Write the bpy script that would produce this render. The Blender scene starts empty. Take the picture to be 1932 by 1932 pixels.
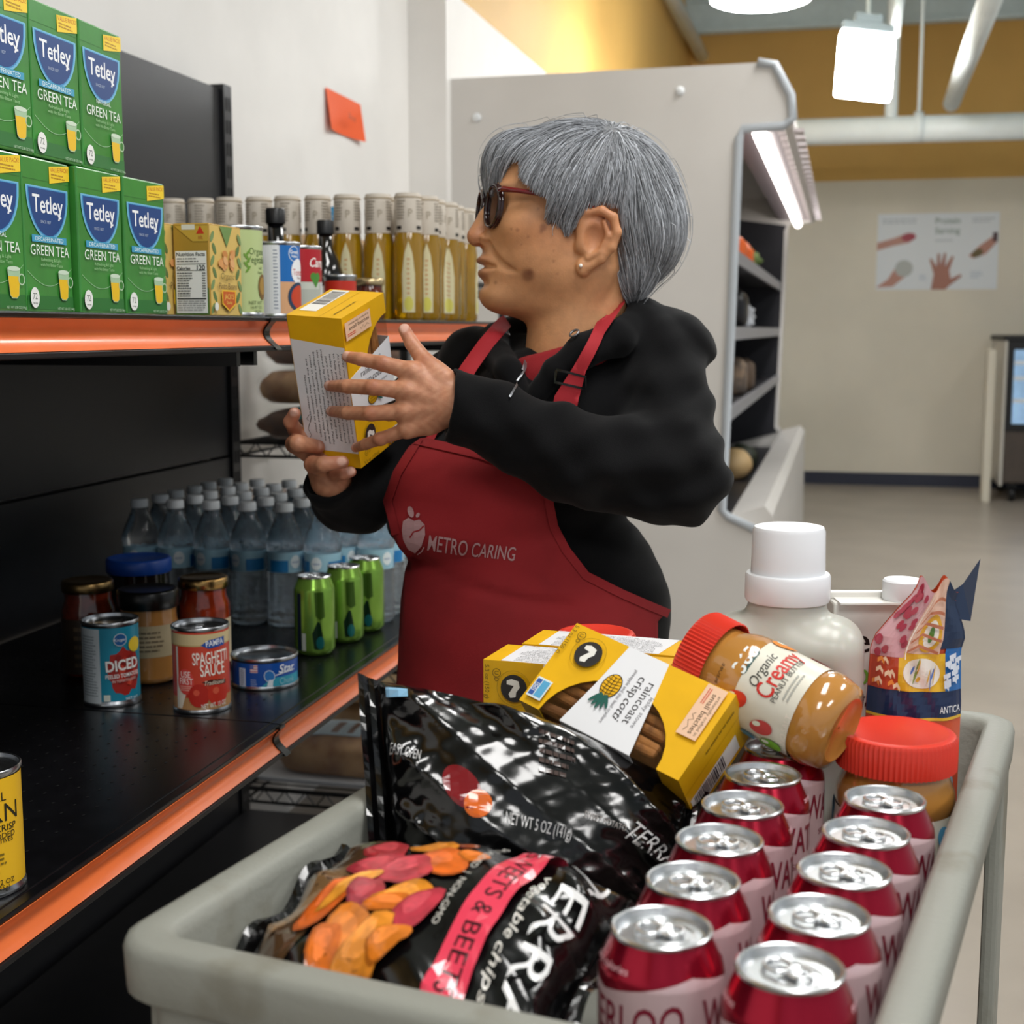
import bpy, bmesh, math, random
import numpy as np
from mathutils import Vector, Matrix
random.seed(7)
SC = bpy.context.scene
COL = SC.collection

# ---------------------------------------------------------------- camera
F_PX = 2600.0
H_CAM = 1.24
PITCH = math.atan(344 / F_PX)
YAW = math.radians(13.38)
cd = bpy.data.cameras.new('camera')
cam = bpy.data.objects.new('camera', cd)
COL.objects.link(cam)
cam.location = (0, 0, H_CAM)
cam.rotation_euler = (math.pi / 2 - PITCH, 0, YAW)
cd.sensor_width = 36
cd.lens = 36 * F_PX / 1932
cd.clip_start = 0.05
cd.dof.use_dof = True
cd.dof.focus_distance = 1.27
cd.dof.aperture_fstop = 9.5
SC.camera = cam

# ---------------------------------------------------------------- world, lights, exposure
w = bpy.data.worlds.new('world')
SC.world = w
w.use_nodes = True
w.node_tree.nodes['Background'].inputs[0].default_value = (0.86, 0.93, 1.0, 1)
w.node_tree.nodes['Background'].inputs[1].default_value = 0.5
SC.view_settings.view_transform = 'Standard'
SC.view_settings.look = 'None'
SC.view_settings.gamma = 1
SC.view_settings.use_curve_mapping = False
SC.view_settings.exposure = -0.12


def area_light(name, loc, sx, sy, power, col=(1, 0.985, 0.96), rot=(0, 0, 0)):
    l = bpy.data.lights.new(name, 'AREA')
    l.shape = 'RECTANGLE'
    l.size, l.size_y = sx, sy
    l.energy = power
    l.color = col
    o = bpy.data.objects.new(name, l)
    o.location = loc
    o.rotation_euler = rot
    COL.objects.link(o)
    return o


LAMPS = [(0.35, 0.9), (0.35, 4.0), (2.3, -1.2), (2.4, 2.3), (2.4, 6.0), (0.35, -1.6)]
for lx, ly in LAMPS:
    area_light('ceiling_lamp_offscreen', (lx, ly, 3.05), 0.5, 1.3, 42)

# ---------------------------------------------------------------- pixel to place
_c, _s = math.cos(YAW), math.sin(YAW)
C_R = Vector((_c, _s, 0))
_F = Vector((-_s, _c, 0))
C_F = _F * math.cos(PITCH) - Vector((0, 0, 1)) * math.sin(PITCH)
C_U = Vector((0, 0, 1)) * math.cos(PITCH) + _F * math.sin(PITCH)
CAMP = Vector((0, 0, H_CAM))


def rd(x, y):
    return C_F + C_R * ((x - 966) / F_PX) + C_U * ((966 - y) / F_PX)


def at(x, y, d):
    return CAMP + rd(x, y) * d


def on_z(x, y, z):
    r = rd(x, y)
    return CAMP + r * ((z - H_CAM) / r.z)


def on_x(x, y, X):
    r = rd(x, y)
    return CAMP + r * (X / r.x)


def on_y(x, y, Y):
    r = rd(x, y)
    return CAMP + r * (Y / r.y)


# ---------------------------------------------------------------- materials
def lin(h):
    if isinstance(h, (tuple, list)):
        return tuple(h)[:3]
    h = h.lstrip('#')
    out = []
    for i in (0, 2, 4):
        c = int(h[i:i + 2], 16) / 255
        out.append(c / 12.92 if c <= 0.04045 else ((c + 0.055) / 1.055) ** 2.4)
    return tuple(out)


MATS = {}


def M(name, col='808080', rough=0.5, metal=0.0, bump=0.0, bscale=80, vary=0.0, vscale=12, col2=None, trans=0.0, ior=1.45,
      emit=0.0, coat=0.0, sss=0.0, attr=None, spec=0.5, dist=0.001, ramp=(0.4, 0.62), sheen=0.0, stretch=None, thin=False, alpha=1.0):
    if name in MATS:
        return MATS[name]
    m = bpy.data.materials.new(name)
    MATS[name] = m
    m.use_nodes = True
    nt = m.node_tree
    b = nt.nodes['Principled BSDF']
    c = lin(col)
    b.inputs['Base Color'].default_value = (*c, 1)
    b.inputs['Roughness'].default_value = rough
    b.inputs['Metallic'].default_value = metal
    b.inputs['Transmission Weight'].default_value = trans
    b.inputs['IOR'].default_value = ior
    b.inputs['Coat Weight'].default_value = coat
    b.inputs['Coat Roughness'].default_value = 0.12
    b.inputs['Specular IOR Level'].default_value = spec
    b.inputs['Sheen Weight'].default_value = sheen
    b.inputs['Alpha'].default_value = alpha
    if sss:
        b.inputs['Subsurface Weight'].default_value = sss
        b.inputs['Subsurface Radius'].default_value = (0.008, 0.003, 0.0015)
        b.inputs['Subsurface Scale'].default_value = 1.0
    if emit:
        b.inputs['Emission Color'].default_value = (*c, 1)
        b.inputs['Emission Strength'].default_value = emit
    tc = None
    if vary or bump or col2:
        tc = nt.nodes.new('ShaderNodeTexCoord').outputs['Object']
        if stretch:
            mp = nt.nodes.new('ShaderNodeMapping')
            mp.inputs['Scale'].default_value = stretch
            nt.links.new(tc, mp.inputs[0])
            tc = mp.outputs[0]
    src = None
    if attr:
        a = nt.nodes.new('ShaderNodeAttribute')
        a.attribute_name = attr
        src = a.outputs['Color']
        nt.links.new(src, b.inputs['Base Color'])
    if col2 or vary:
        n = nt.nodes.new('ShaderNodeTexNoise')
        n.inputs['Scale'].default_value = vscale
        n.inputs['Detail'].default_value = 5
        nt.links.new(tc, n.inputs['Vector'])
        r = nt.nodes.new('ShaderNodeValToRGB')
        r.color_ramp.elements[0].position, r.color_ramp.elements[1].position = ramp
        if col2:
            r.color_ramp.elements[0].color = (*c, 1)
            r.color_ramp.elements[1].color = (*lin(col2), 1)
            nt.links.new(n.outputs[0], r.inputs[0])
            nt.links.new(r.outputs[0], b.inputs['Base Color'])
        else:
            r.color_ramp.elements[0].color = (1 - vary,) * 3 + (1,)
            r.color_ramp.elements[1].color = (1 + vary * 0.4,) * 3 + (1,)
            mx = nt.nodes.new('ShaderNodeMixRGB')
            mx.blend_type = 'MULTIPLY'
            mx.inputs[0].default_value = 1
            mx.inputs[1].default_value = (*c, 1)
            if src:
                nt.links.new(src, mx.inputs[1])
            nt.links.new(n.outputs[0], r.inputs[0])
            nt.links.new(r.outputs[0], mx.inputs[2])
            nt.links.new(mx.outputs[0], b.inputs['Base Color'])
    if bump:
        n2 = nt.nodes.new('ShaderNodeTexNoise')
        n2.inputs['Scale'].default_value = bscale
        n2.inputs['Detail'].default_value = 4
        nt.links.new(tc, n2.inputs['Vector'])
        bp = nt.nodes.new('ShaderNodeBump')
        bp.inputs['Strength'].default_value = bump
        bp.inputs['Distance'].default_value = dist
        nt.links.new(n2.outputs[0], bp.inputs['Height'])
        nt.links.new(bp.outputs[0], b.inputs['Normal'])
    return m


def ink(h, rough=0.42):
    return M('print_' + h + ('' if rough == 0.42 else '_%d' % (rough * 100)), h, rough)


# ---------------------------------------------------------------- objects
def put(o, parent=None, label=None, cat=None, group=None, kind=None):
    if o.name not in COL.objects:
        COL.objects.link(o)
    if parent is not None:
        o.parent = parent
    if label:
        o['label'] = label
    if cat:
        o['category'] = cat
    if group:
        o['group'] = group
    if kind:
        o['kind'] = kind
    return o


def thing(name, label, cat, loc=(0, 0, 0), rot=(0, 0, 0), group=None, mtx=None):
    o = bpy.data.objects.new(name, None)
    o.empty_display_size = 0.05
    if mtx is not None:
        o.matrix_world = mtx
    else:
        o.location = loc
        o.rotation_euler = rot
    return put(o, None, label, cat, group)


def mesh(name, vf, mat, parent=None, smooth=False, sharp=None, **kw):
    v, f = vf[0], vf[1]
    me = bpy.data.meshes.new(name)
    me.from_pydata([tuple(p) for p in v], [], [tuple(q) for q in f])
    ms = mat if isinstance(mat, (list, tuple)) else [mat]
    for m in ms:
        me.materials.append(m)
    if len(vf) > 2 and vf[2] is not None:
        me.polygons.foreach_set('material_index', list(vf[2]))
    me.validate()
    if smooth or sharp:
        me.polygons.foreach_set('use_smooth', [True] * len(me.polygons))
    if sharp:
        me.set_sharp_from_angle(angle=math.radians(sharp))
    me.update()
    o = bpy.data.objects.new(name, me)
    return put(o, parent, **kw)


def clone(root, loc=None, rotz=None, label=None, group=None):
    r = root.copy()
    COL.objects.link(r)
    if loc is not None:
        r.location = loc
    if rotz is not None:
        r.rotation_euler[2] = rotz
    if label:
        r['label'] = label
    if group:
        r['group'] = group
    for ch in list(root.children):
        c = ch.copy()
        COL.objects.link(c)
        c.parent = r
        for g in list(ch.children):
            d = g.copy()
            COL.objects.link(d)
            d.parent = c
    return r


# ---------------------------------------------------------------- shapes (verts, faces[, material index])
def box(x0, x1, y0, y1, z0, z1, bev=0.0):
    v = [(x, y, z) for z in (z0, z1) for y in (y0, y1) for x in (x0, x1)]
    f = [(0, 2, 3, 1), (4, 5, 7, 6), (0, 1, 5, 4), (2, 6, 7, 3), (0, 4, 6, 2), (1, 3, 7, 5)]
    if not bev:
        return v, f
    bm = bmesh.new()
    vs = [bm.verts.new(p) for p in v]
    for q in f:
        bm.faces.new([vs[i] for i in q])
    bmesh.ops.bevel(bm, geom=bm.edges[:], offset=bev, segments=2, profile=0.5, affect='EDGES')
    return from_bm(bm)


def from_bm(bm):
    bm.verts.ensure_lookup_table()
    bm.verts.index_update()
    v = [tuple(p.co) for p in bm.verts]
    f = [tuple(p.index for p in q.verts) for q in bm.faces]
    bm.free()
    return v, f


def join(*parts):
    v, f, mi = [], [], []
    for p in parts:
        o = len(v)
        v += [tuple(q) for q in p[0]]
        f += [tuple(i + o for i in q) for q in p[1]]
        mi += list(p[2]) if len(p) > 2 and p[2] is not None else [0] * len(p[1])
    return v, f, mi


def withm(vf, i):
    return vf[0], vf[1], [i] * len(vf[1])


def xf(vf, mtx):
    return ([tuple(mtx @ Vector(p)) for p in vf[0]],) + tuple(vf[1:])


def lathe(prof, n=32, cap=True, cx=0, cy=0):
    v, f = [], []
    for r, z in prof:
        for i in range(n):
            a = 2 * math.pi * i / n
            v.append((cx + r * math.cos(a), cy + r * math.sin(a), z))
    for j in range(len(prof) - 1):
        for i in range(n):
            k = (i + 1) % n
            f.append((j * n + i, j * n + k, (j + 1) * n + k, (j + 1) * n + i))
    if cap:
        f.append(tuple(reversed(range(n))))
        f.append(tuple(range((len(prof) - 1) * n, len(prof) * n)))
    return v, f


def tube(pts, r, n=8, closed=False):
    pts = [Vector(p) for p in pts]
    rs = r if isinstance(r, (list, tuple)) else [r] * len(pts)
    v, f = [], []
    N = len(pts)
    up = None
    for i, p in enumerate(pts):
        if closed:
            t = (pts[(i + 1) % N] - pts[i - 1]).normalized()
        else:
            t = (pts[min(i + 1, N - 1)] - pts[max(i - 1, 0)]).normalized()
        if up is None:
            up = Vector((0, 0, 1)) if abs(t.z) < 0.9 else Vector((1, 0, 0))
        a = t.cross(up)
        if a.length < 1e-6:
            a = t.orthogonal()
        a.normalize()
        b = a.cross(t).normalized()
        up = b
        for k in range(n):
            q = 2 * math.pi * k / n
            v.append(p + (a * math.cos(q) + b * math.sin(q)) * rs[i])
    for i in range(N if closed else N - 1):
        j = (i + 1) % N
        for k in range(n):
            m = (k + 1) % n
            f.append((i * n + k, i * n + m, j * n + m, j * n + k))
    if not closed:
        f.append(tuple(reversed(range(n))))
        f.append(tuple(range((N - 1) * n, N * n)))
    return v, f


def prism(poly, t0, t1, axis='z'):
    """polygon (2D) extruded between t0 and t1 along an axis"""
    n = len(poly)
    v = []
    for t in (t0, t1):
        for a, b in poly:
            v.append({'z': (a, b, t), 'y': (a, t, b), 'x': (t, a, b)}[axis])
    f = [tuple(reversed(range(n))), tuple(range(n, 2 * n))]
    for i in range(n):
        k = (i + 1) % n
        f.append((i, k, n + k, n + i))
    return v, f


def rrect(w, h, r, n=4):
    p = []
    for cx, cy, a0 in ((w / 2 - r, h / 2 - r, 0), (-w / 2 + r, h / 2 - r, 90), (-w / 2 + r, -h / 2 + r, 180), (w / 2 - r, -h / 2 + r, 270)):
        for i in range(n + 1):
            a = math.radians(a0 + 90 * i / n)
            p.append((cx + r * math.cos(a), cy + r * math.sin(a)))
    return p


# ---------------------------------------------------------------- printed artwork as thin real geometry
_TX = {}


def text_mesh(s, shear=0.0, bold=0.0):
    key = (s, shear, bold)
    if key not in _TX:
        c = bpy.data.curves.new('t', 'FONT')
        c.body = s
        c.shear = shear
        c.offset = bold
        c.resolution_u = 3
        o = bpy.data.objects.new('t', c)
        me = bpy.data.meshes.new_from_object(o)
        v = np.array([q.co[:2] for q in me.vertices]) if len(me.vertices) else np.zeros((0, 2))
        f = [tuple(p.vertices) for p in me.polygons]
        bpy.data.objects.remove(o)
        bpy.data.curves.remove(c)
        bpy.data.meshes.remove(me)
        _TX[key] = (v, f)
    return _TX[key]


class Art:
    """flat shapes in (u, v), laid on a surface by fmap(u, v, lift)"""

    def __init__(s, fmap, cut=None, lift=0.0002, step=0.00008):
        s.fmap, s.cut, s.lift, s.step = fmap, cut, lift, step
        s.V, s.F, s.MI, s.mats = [], [], [], []
        s.layer = 0

    def _mi(s, m):
        if isinstance(m, str):
            m = ink(m)
        if m not in s.mats:
            s.mats.append(m)
        return s.mats.index(m)

    def raw(s, v, f, m, layer=None):
        if len(f) == 0:
            return s
        if layer is None:
            s.layer += 1
            layer = s.layer
        mi = s._mi(m)
        if s.cut:
            bm = bmesh.new()
            bv = [bm.verts.new((p[0], p[1], 0)) for p in v]
            for q in f:
                try:
                    bm.faces.new([bv[i] for i in q])
                except ValueError:
                    pass
            for ax in (0, 1):
                c = s.cut[ax]
                if not c:
                    continue
                lo, hi = min(p[ax] for p in v), max(p[ax] for p in v)
                k = math.floor(lo / c) + 1
                while k * c < hi - 1e-9:
                    no = (1, 0, 0) if ax == 0 else (0, 1, 0)
                    co = (k * c, 0, 0) if ax == 0 else (0, k * c, 0)
                    bmesh.ops.bisect_plane(bm, geom=bm.verts[:] + bm.edges[:] + bm.faces[:], plane_co=co, plane_no=no)
                    k += 1
            v, f = from_bm(bm)
        off = s.lift + s.step * layer
        o = len(s.V)
        bt = getattr(s.fmap, 'batch', None)
        s.V += bt(v, off) if bt else [s.fmap(p[0], p[1], off) for p in v]
        s.F += [tuple(i + o for i in q) for q in f]
        s.MI += [mi] * len(f)
        return s

    def poly(s, pts, m, layer=None):
        from mathutils.geometry import tessellate_polygon
        tri = tessellate_polygon([[Vector((p[0], p[1], 0)) for p in pts]])
        f = []
        for t in tri:
            a, b, c = (pts[i] for i in t)
            ar = (b[0] - a[0]) * (c[1] - a[1]) - (b[1] - a[1]) * (c[0] - a[0])
            f.append(tuple(t) if ar > 0 else tuple(reversed(t)))
        return s.raw([(p[0], p[1]) for p in pts], f, m, layer)

    def rect(s, u0, u1, v0, v1, m, layer=None):
        return s.raw([(u0, v0), (u1, v0), (u1, v1), (u0, v1)], [(0, 1, 2, 3)], m, layer)

    def ell(s, u, v, ru, rv, m, n=24, rot=0, a0=0, a1=360, layer=None):
        cr, sr = math.cos(math.radians(rot)), math.sin(math.radians(rot))
        p = []
        full = a1 - a0 >= 360
        for i in range(n if full else n + 1):
            a = math.radians(a0 + (a1 - a0) * i / n)
            x, y = ru * math.cos(a), rv * math.sin(a)
            p.append((u + x * cr - y * sr, v + x * sr + y * cr))
        return s.poly(p, m, layer)

    def ring(s, u, v, r, t, m, n=28, ry=None, layer=None):
        ry = ry or r
        P, f = [], []
        for i in range(n):
            a = 2 * math.pi * i / n
            P.append((u + r * math.cos(a), v + ry * math.sin(a)))
            P.append((u + (r - t) * math.cos(a), v + (ry - t) * math.sin(a)))
        for i in range(n):
            k = (i + 1) % n
            f.append((2 * i, 2 * k, 2 * k + 1, 2 * i + 1))
        return s.raw(P, f, m, layer)

    def line(s, pts, t, m, layer=None):
        P, f = [], []
        pts = [Vector((p[0], p[1])) for p in pts]
        for i, p in enumerate(pts):
            d = (pts[min(i + 1, len(pts) - 1)] - pts[max(i - 1, 0)])
            d = d.normalized() if d.length else Vector((1, 0))
            n = Vector((-d.y, d.x)) * t / 2
            P += [tuple(p - n), tuple(p + n)]
        for i in range(len(pts) - 1):
            f.append((2 * i, 2 * i + 2, 2 * i + 3, 2 * i + 1))
        return s.raw(P, f, m, layer)

    def text(s, t, u, v, h, m, align='c', shear=0.0, bold=0.0, width=None, rot=0.0, arc=0.0, layer=None):
        """h = capital height; width = forced total width"""
        tv, tf = text_mesh(t, shear, bold)
        if len(tv) == 0:
            return s
        lo, hi = tv[:, 0].min(), tv[:, 0].max()
        k = h / 0.69
        kx = k if width is None else width / max(hi - lo, 1e-6)
        x0 = {'c': (lo + hi) / 2, 'l': lo, 'r': hi}[align]
        P = np.stack([(tv[:, 0] - x0) * kx, tv[:, 1] * k - h / 2], 1)
        if arc:
            P[:, 1] += arc * ((P[:, 0] / (0.5 * (hi - lo) * kx)) ** 2)
        cr, sr = math.cos(math.radians(rot)), math.sin(math.radians(rot))
        P = np.stack([u + P[:, 0] * cr - P[:, 1] * sr, v + P[:, 0] * sr + P[:, 1] * cr], 1)
        return s.raw([tuple(p) for p in P], tf, m, layer)

    def lines(s, u0, u1, v0, v1, n, m, fill=0.45, seed=1, rag=0.3):
        """small print too fine to read: rows of word-length bars"""
        rg = random.Random(seed)
        s.layer += 1
        L = s.layer
        for i in range(n):
            vc = v1 - (i + 0.5) * (v1 - v0) / n
            hh = (v1 - v0) / n * fill / 2
            u = u0
            end = u1 - rg.random() * rag * (u1 - u0)
            while u < end:
                wl = (u1 - u0) * rg.uniform(0.06, 0.2)
                s.rect(u, min(u + wl, end), vc - hh, vc + hh, m, L)
                u += wl + (u1 - u0) * 0.025
        return s

    def build(s, name, parent, **kw):
        return mesh(name, (s.V, s.F, s.MI), s.mats, parent, **kw)


def plane_map(o, eu, ev):
    """flat surface: origin, unit vectors along u and v"""
    o, eu, ev = Vector(o), Vector(eu).normalized(), Vector(ev).normalized()
    n = eu.cross(ev)
    return lambda u, v, d: tuple(o + eu * u + ev * v + n * d)


def cyl_map(R, ang0=0.0, cx=0, cy=0, rfun=None):
    """around a cylinder: u is arc length from the angle ang0 (seen from outside u grows to the right), v is height"""

    def f(u, v, d):
        r = rfun(v) if rfun else R
        a = ang0 + u / R
        return (cx + (r + d) * math.cos(a), cy + (r + d) * math.sin(a), v)
    return f


def blob_vf(rx, ry, rz, seed, lump, n=20, sq=1.0, flat=.9):
    rg_ = random.Random(seed)
    ph = [(rg_.uniform(0, 6.28), rg_.uniform(1.5, 4), rg_.uniform(1.5, 4), rg_.uniform(1.5, 4)) for _ in range(5)]
    v, f = [], []
    m = n
    for i in range(m + 1):
        th = math.pi * i / m
        for j in range(2 * n):
            a_ = math.pi * j / n
            x, y, z = math.sin(th) * math.cos(a_), math.sin(th) * math.sin(a_), math.cos(th)
            k = 1 + lump * sum(math.sin(q[1] * x * 2 + q[0]) * math.sin(q[2] * y * 2 + q[0] * 2) * math.cos(q[3] * z * 2) for q in ph) / 2.2
            sg = lambda c: math.copysign(abs(c) ** sq, c)
            zz = rz * sg(z) * k
            v.append((rx * sg(x) * k, ry * sg(y) * k, max(zz, -rz * flat)))
    for i in range(m):
        for j in range(2 * n):
            q = (j + 1) % (2 * n)
            f.append((i * 2 * n + j, (i + 1) * 2 * n + j, (i + 1) * 2 * n + q, i * 2 * n + q))
    zmin = min(p[2] for p in v)
    return [(p[0], p[1], p[2] - zmin) for p in v], f
# ================================================================ the room
WX, FY = -1.36, 11.4          # left wall, far wall
CEIL = 3.75
wall_m = M('wall_paint', 'efece8', 0.75, bump=0.15, bscale=220, vary=0.04, vscale=3)
cream_m = M('cream_wall_paint', 'e2dac8', 0.7, bump=0.1, bscale=200, vary=0.04, vscale=2)
yel_m = M('yellow_wall_paint', 'd8ac5e', 0.65, bump=0.1, bscale=200, vary=0.05, vscale=2)
white_m = M('white_enamel', 'e8e8e6', 0.35, vary=0.04, vscale=6)
floor_m = M('polished_concrete', 'a89e92', 0.3, vary=0.10, vscale=2.5, bump=0.03, bscale=30)
ceil_m = M('ceiling_paint', 'c2d2d3', 0.7, vary=0.08, vscale=1.5)
black_m = M('black_powdercoat', '17171a', 0.42, bump=0.12, bscale=900, vary=0.1, vscale=30)
dark_m = M('dark_metal', '0c0c0e', 0.5)

YZ = 2.40
struct = dict(kind='structure')
mesh('floor', box(-1.9, 7, -5, FY + 0.4, -0.1, 0), floor_m, None, **struct)
mesh('wall_left', box(WX - 0.15, WX, -5, FY, 0, YZ), wall_m, None, **struct)
mesh('trim_1', box(WX - 0.15, WX, -5, FY, YZ, CEIL), yel_m, None, **struct)
mesh('wall_pier', box(WX, -1.235, 4.30, FY, 0, 2.30), wall_m, None, **struct)
mesh('trim_7', box(WX, -1.235, 4.30, FY, 2.30, CEIL), yel_m, None, **struct)
mesh('wall_far', box(WX - 0.15, 7, FY, FY + 0.15, 0, YZ), cream_m, None, **struct)
mesh('trim_2', box(WX - 0.15, 7, FY, FY + 0.15, YZ, CEIL), yel_m, None, **struct)
mesh('baseboard_far', box(-0.6, 5.5, FY - 0.015, FY, 0, 0.10), M('navy_rubber', '2c3040', 0.5), None, **struct)
mesh('ceiling', box(WX - 0.15, 7, -5, FY + 0.15, CEIL, CEIL + 0.1), ceil_m, None, **struct)
# bar joists under the ceiling deck
for i, yy in enumerate((3.4, 5.6, 8.2, 10.9)):
    bm_ = join(box(-1.233 if yy > 4.3 else WX, 7, yy - 0.05, yy + 0.05, CEIL - 0.06, CEIL - 0.002), box(-1.233 if yy > 4.3 else WX, 7, yy - 0.012, yy + 0.012, CEIL - 0.25, CEIL - 0.06), box(-1.233 if yy > 4.3 else WX, 7, yy - 0.05, yy + 0.05, CEIL - 0.28, CEIL - 0.25))
    o = mesh('trim_%d' % (3 + i), bm_, M('beam_paint', 'c3d0d0', 0.6, vary=0.05), None, **struct)

# pipes
pipe_m = M('pipe_paint', 'dfe6e4', 0.4, vary=0.04, vscale=8)


def pipe(label, pts, r, hangers=()):
    t = thing('ceiling_pipe', label, 'pipe', (0, 0, 0))
    mesh('tube', tube(pts, r, 14), pipe_m, t, smooth=True)
    for a, b in hangers:
        mesh('hanger_rod', tube([a, b], 0.012, 8), pipe_m, t, smooth=True)
        aa = Vector(a)
        mesh('hanger_clamp', tube([aa + Vector((-0.03, 0, 0)), aa + Vector((0.03, 0, 0))], r + 0.012, 14), pipe_m, t, smooth=True)
    return t


a = on_y(1500, 250, 9.4)
b = on_y(1932, 238, 9.4)
d = (b - a)
p0, p1 = a - d * 0.35, b + d * 1.2
h1 = on_y(1733, 240, 9.4)
pipe('thick white horizontal sprinkler pipe hanging below the ceiling', [p0, p1], 0.085, [(h1, (h1.x, h1.y, CEIL - 0.002))])
v1 = on_y(1680, 245, 9.4)
pipe('short white vertical pipe rising from the thick horizontal pipe', [(v1.x, v1.y, v1.z), (v1.x, v1.y, CEIL - 0.002)], 0.042)
c0, c1 = on_y(1795, 195, 8.9), on_y(1875, -20, 5.9)
pipe('slanting white conduit beside the hanging lamp', [c0, c1], 0.05)
e0, e1 = on_y(1225, 120, 9.5), on_x(1120, -60, WX + 0.12)
pipe('white pipe running along the top of the left wall', [(-1.235 + 0.09, 11.3, 3.38), (-1.235 + 0.09, 3.2, 3.38)], 0.05)
pipe('thin white pipe crossing below the ceiling beams', [(-1.23, 7.0, 3.25), (6.5, 7.0, 3.25)], 0.045)
pipe('slim dark conduit dropping beside the hanging lamp', [on_y(1688, 70, 7.6), on_y(1706, -60, 7.6)], 0.025)


# high-bay lamps
# the lamp seen between the pipes
lp = on_y(1632, 120, 7.3)
t = thing('high_bay_lamp', 'rectangular white glowing lamp hanging from the ceiling between pipes', 'lamp', (lp.x, lp.y, lp.z), (math.radians(-28), math.radians(7), math.radians(8)))
mesh('diffuser', box(-0.135, 0.135, -0.03, 0.03, -0.20, 0.17, 0.012), M('lit_diffuser', 'ffffff', 0.5, emit=72.0), t)
mesh('housing', join(box(-0.13, 0.13, -0.035, 0.035, 0.17, 0.23, 0.01), box(-0.07, 0.07, -0.03, 0.03, 0.23, 0.29, 0.01)), M('lamp_grey', 'a8b4b8', 0.4), t)
mesh('suspension_cable', tube([(0, 0, 0.28), (0.0, 0.12, 0.75)], 0.012, 6), pipe_m, t)
lp = on_y(1435, 0, 6.6)
t = thing('round_lamp', 'round glowing disc lamp under the ceiling', 'lamp', (lp.x, lp.y, lp.z))
mesh('diffuser', lathe([(0.0, -0.01), (0.2, -0.01), (0.225, 0.0), (0.225, 0.03)], 32), M('lit_diffuser', 'ffffff', 0.5, emit=72.0), t, sharp=40)
mesh('housing', lathe([(0.23, 0.03), (0.23, 0.06), (0.1, 0.16), (0.02, 0.18), (0.02, CEIL - lp.z - 0.002)], 32), M('lamp_grey'), t, sharp=40)

# poster on the far wall
po = on_y(1652, 547, FY - 0.003)
pu = on_y(1880, 551, FY - 0.003)
pt = on_y(1664, 404, FY - 0.003)
PW, PH = (pu - po).length, (pt - po).length
t = thing('wall_poster', 'white poster of hands holding food servings on far wall', 'poster', (po.x, FY - 0.004, po.z))
mesh('sheet', box(0, PW, -0.002, 0.002, 0, PH), M('poster_paper', 'e4e8ea', 0.5), t)
A = Art(plane_map((0, -0.002, 0), (1, 0, 0), (0, 0, 1)), lift=0.001, step=0.0003)
sk1, sk2 = 'b98472', 'a8705c'
A.text('Protein', PW * 0.58, PH * 0.90, PH * 0.075, '7f9486', bold=0.01)
A.text('Serving', PW * 0.58, PH * 0.77, PH * 0.075, '7f9486', bold=0.01)
A.lines(PW * .04, PW * .34, PH * .86, PH * .94, 2, 'b9c0c4', seed=3)
A.lines(PW * .78, PW * .97, PH * .86, PH * .94, 2, 'b9c0c4', seed=4)
A.lines(PW * .48, PW * .66, PH * .62, PH * .66, 1, 'b9c0c4', seed=5)
A.poly([(PW * .0, PH * .62), (PW * .14, PH * .68), (PW * .24, PH * .74), (PW * .30, PH * .70), (PW * .27, PH * .62), (PW * .14, PH * .58), (0, PH * .52)], sk1)
A.ell(PW * .26, PH * .69, PW * .06, PH * .055, 'a02a3c', rot=8)
A.poly([(PW * .0, PH * .03), (PW * .1, PH * .14), (PW * .17, PH * .32), (PW * .22, PH * .34), (PW * .25, PH * .18), (PW * .14, PH * .04)], sk1)
A.ell(PW * .23, PH * .28, PW * .075, PH * .11, 'b4b8b2')
A.poly([(PW * .46, 0), (PW * .48, PH * .2), (PW * .44, PH * .4), (PW * .455, PH * .41), (PW * .5, PH * .3), (PW * .505, PH * .47), (PW * .525, PH * .47), (PW * .53, PH * .31), (PW * .56, PH * .48), (PW * .575, PH * .475), (PW * .57, PH * .3), (PW * .625, PH * .44), (PW * .64, PH * .43), (PW * .605, PH * .25), (PW * .62, PH * .14), (PW * .70, PH * .2), (PW * .71, PH * .17), (PW * .61, PH * .05), (PW * .58, 0)], sk2)
A.poly([(PW * .76, PH * .44), (PW * .84, PH * .56), (PW * .98, PH * .72), (PW * .99, PH * .62), (PW * .9, PH * .46), (PW * .8, PH * .4)], sk1)
A.ell(PW * .83, PH * .47, PW * .05, PH * .05, '6a5a2c', rot=30)
A.rect(PW * .95, PW * .99, PH * .62, PH * .74, '4a3034')
A.lines(PW * .36, PW * .43, PH * .12, PH * .2, 3, 'b9c4d0', seed=6)
A.lines(PW * .78, PW * .88, PH * .14, PH * .24, 3, 'b9c4d0', seed=7)
A.build('printed_art', t, kind='stuff')

# orange note taped on the left wall
q0 = on_x(615, 243, WX + 0.003)
q1 = on_x(680, 254, WX + 0.003)
q2 = on_x(615, 165, WX + 0.003)
nw, nh = (q1 - q0).length, (q2 - q0).length
t = thing('paper_note', 'bright orange paper note taped to the white wall', 'note', (WX + 0.002, q0.y, q0.z))
nm = []
for i in range(7):
    for j in range(7):
        u_, v_ = i / 6, j / 6
        nm.append((0.002 + 0.02 * (1 - v_) * abs(u_ - 0.5) ** 2 * 3, u_ * nw, v_ * nh * (1 - 0.03 * u_)))
nf = [(i * 7 + j, (i + 1) * 7 + j, (i + 1) * 7 + j + 1, i * 7 + j + 1) for i in range(6) for j in range(6)]
n_ = mesh('sheet', (nm, nf), M('orange_paper', 'f2622e', 0.7), t, smooth=True)
A = Art(plane_map((0.026, 0, 0), (0, 1, 0), (0, 0, 1)), lift=0.0005)
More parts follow.
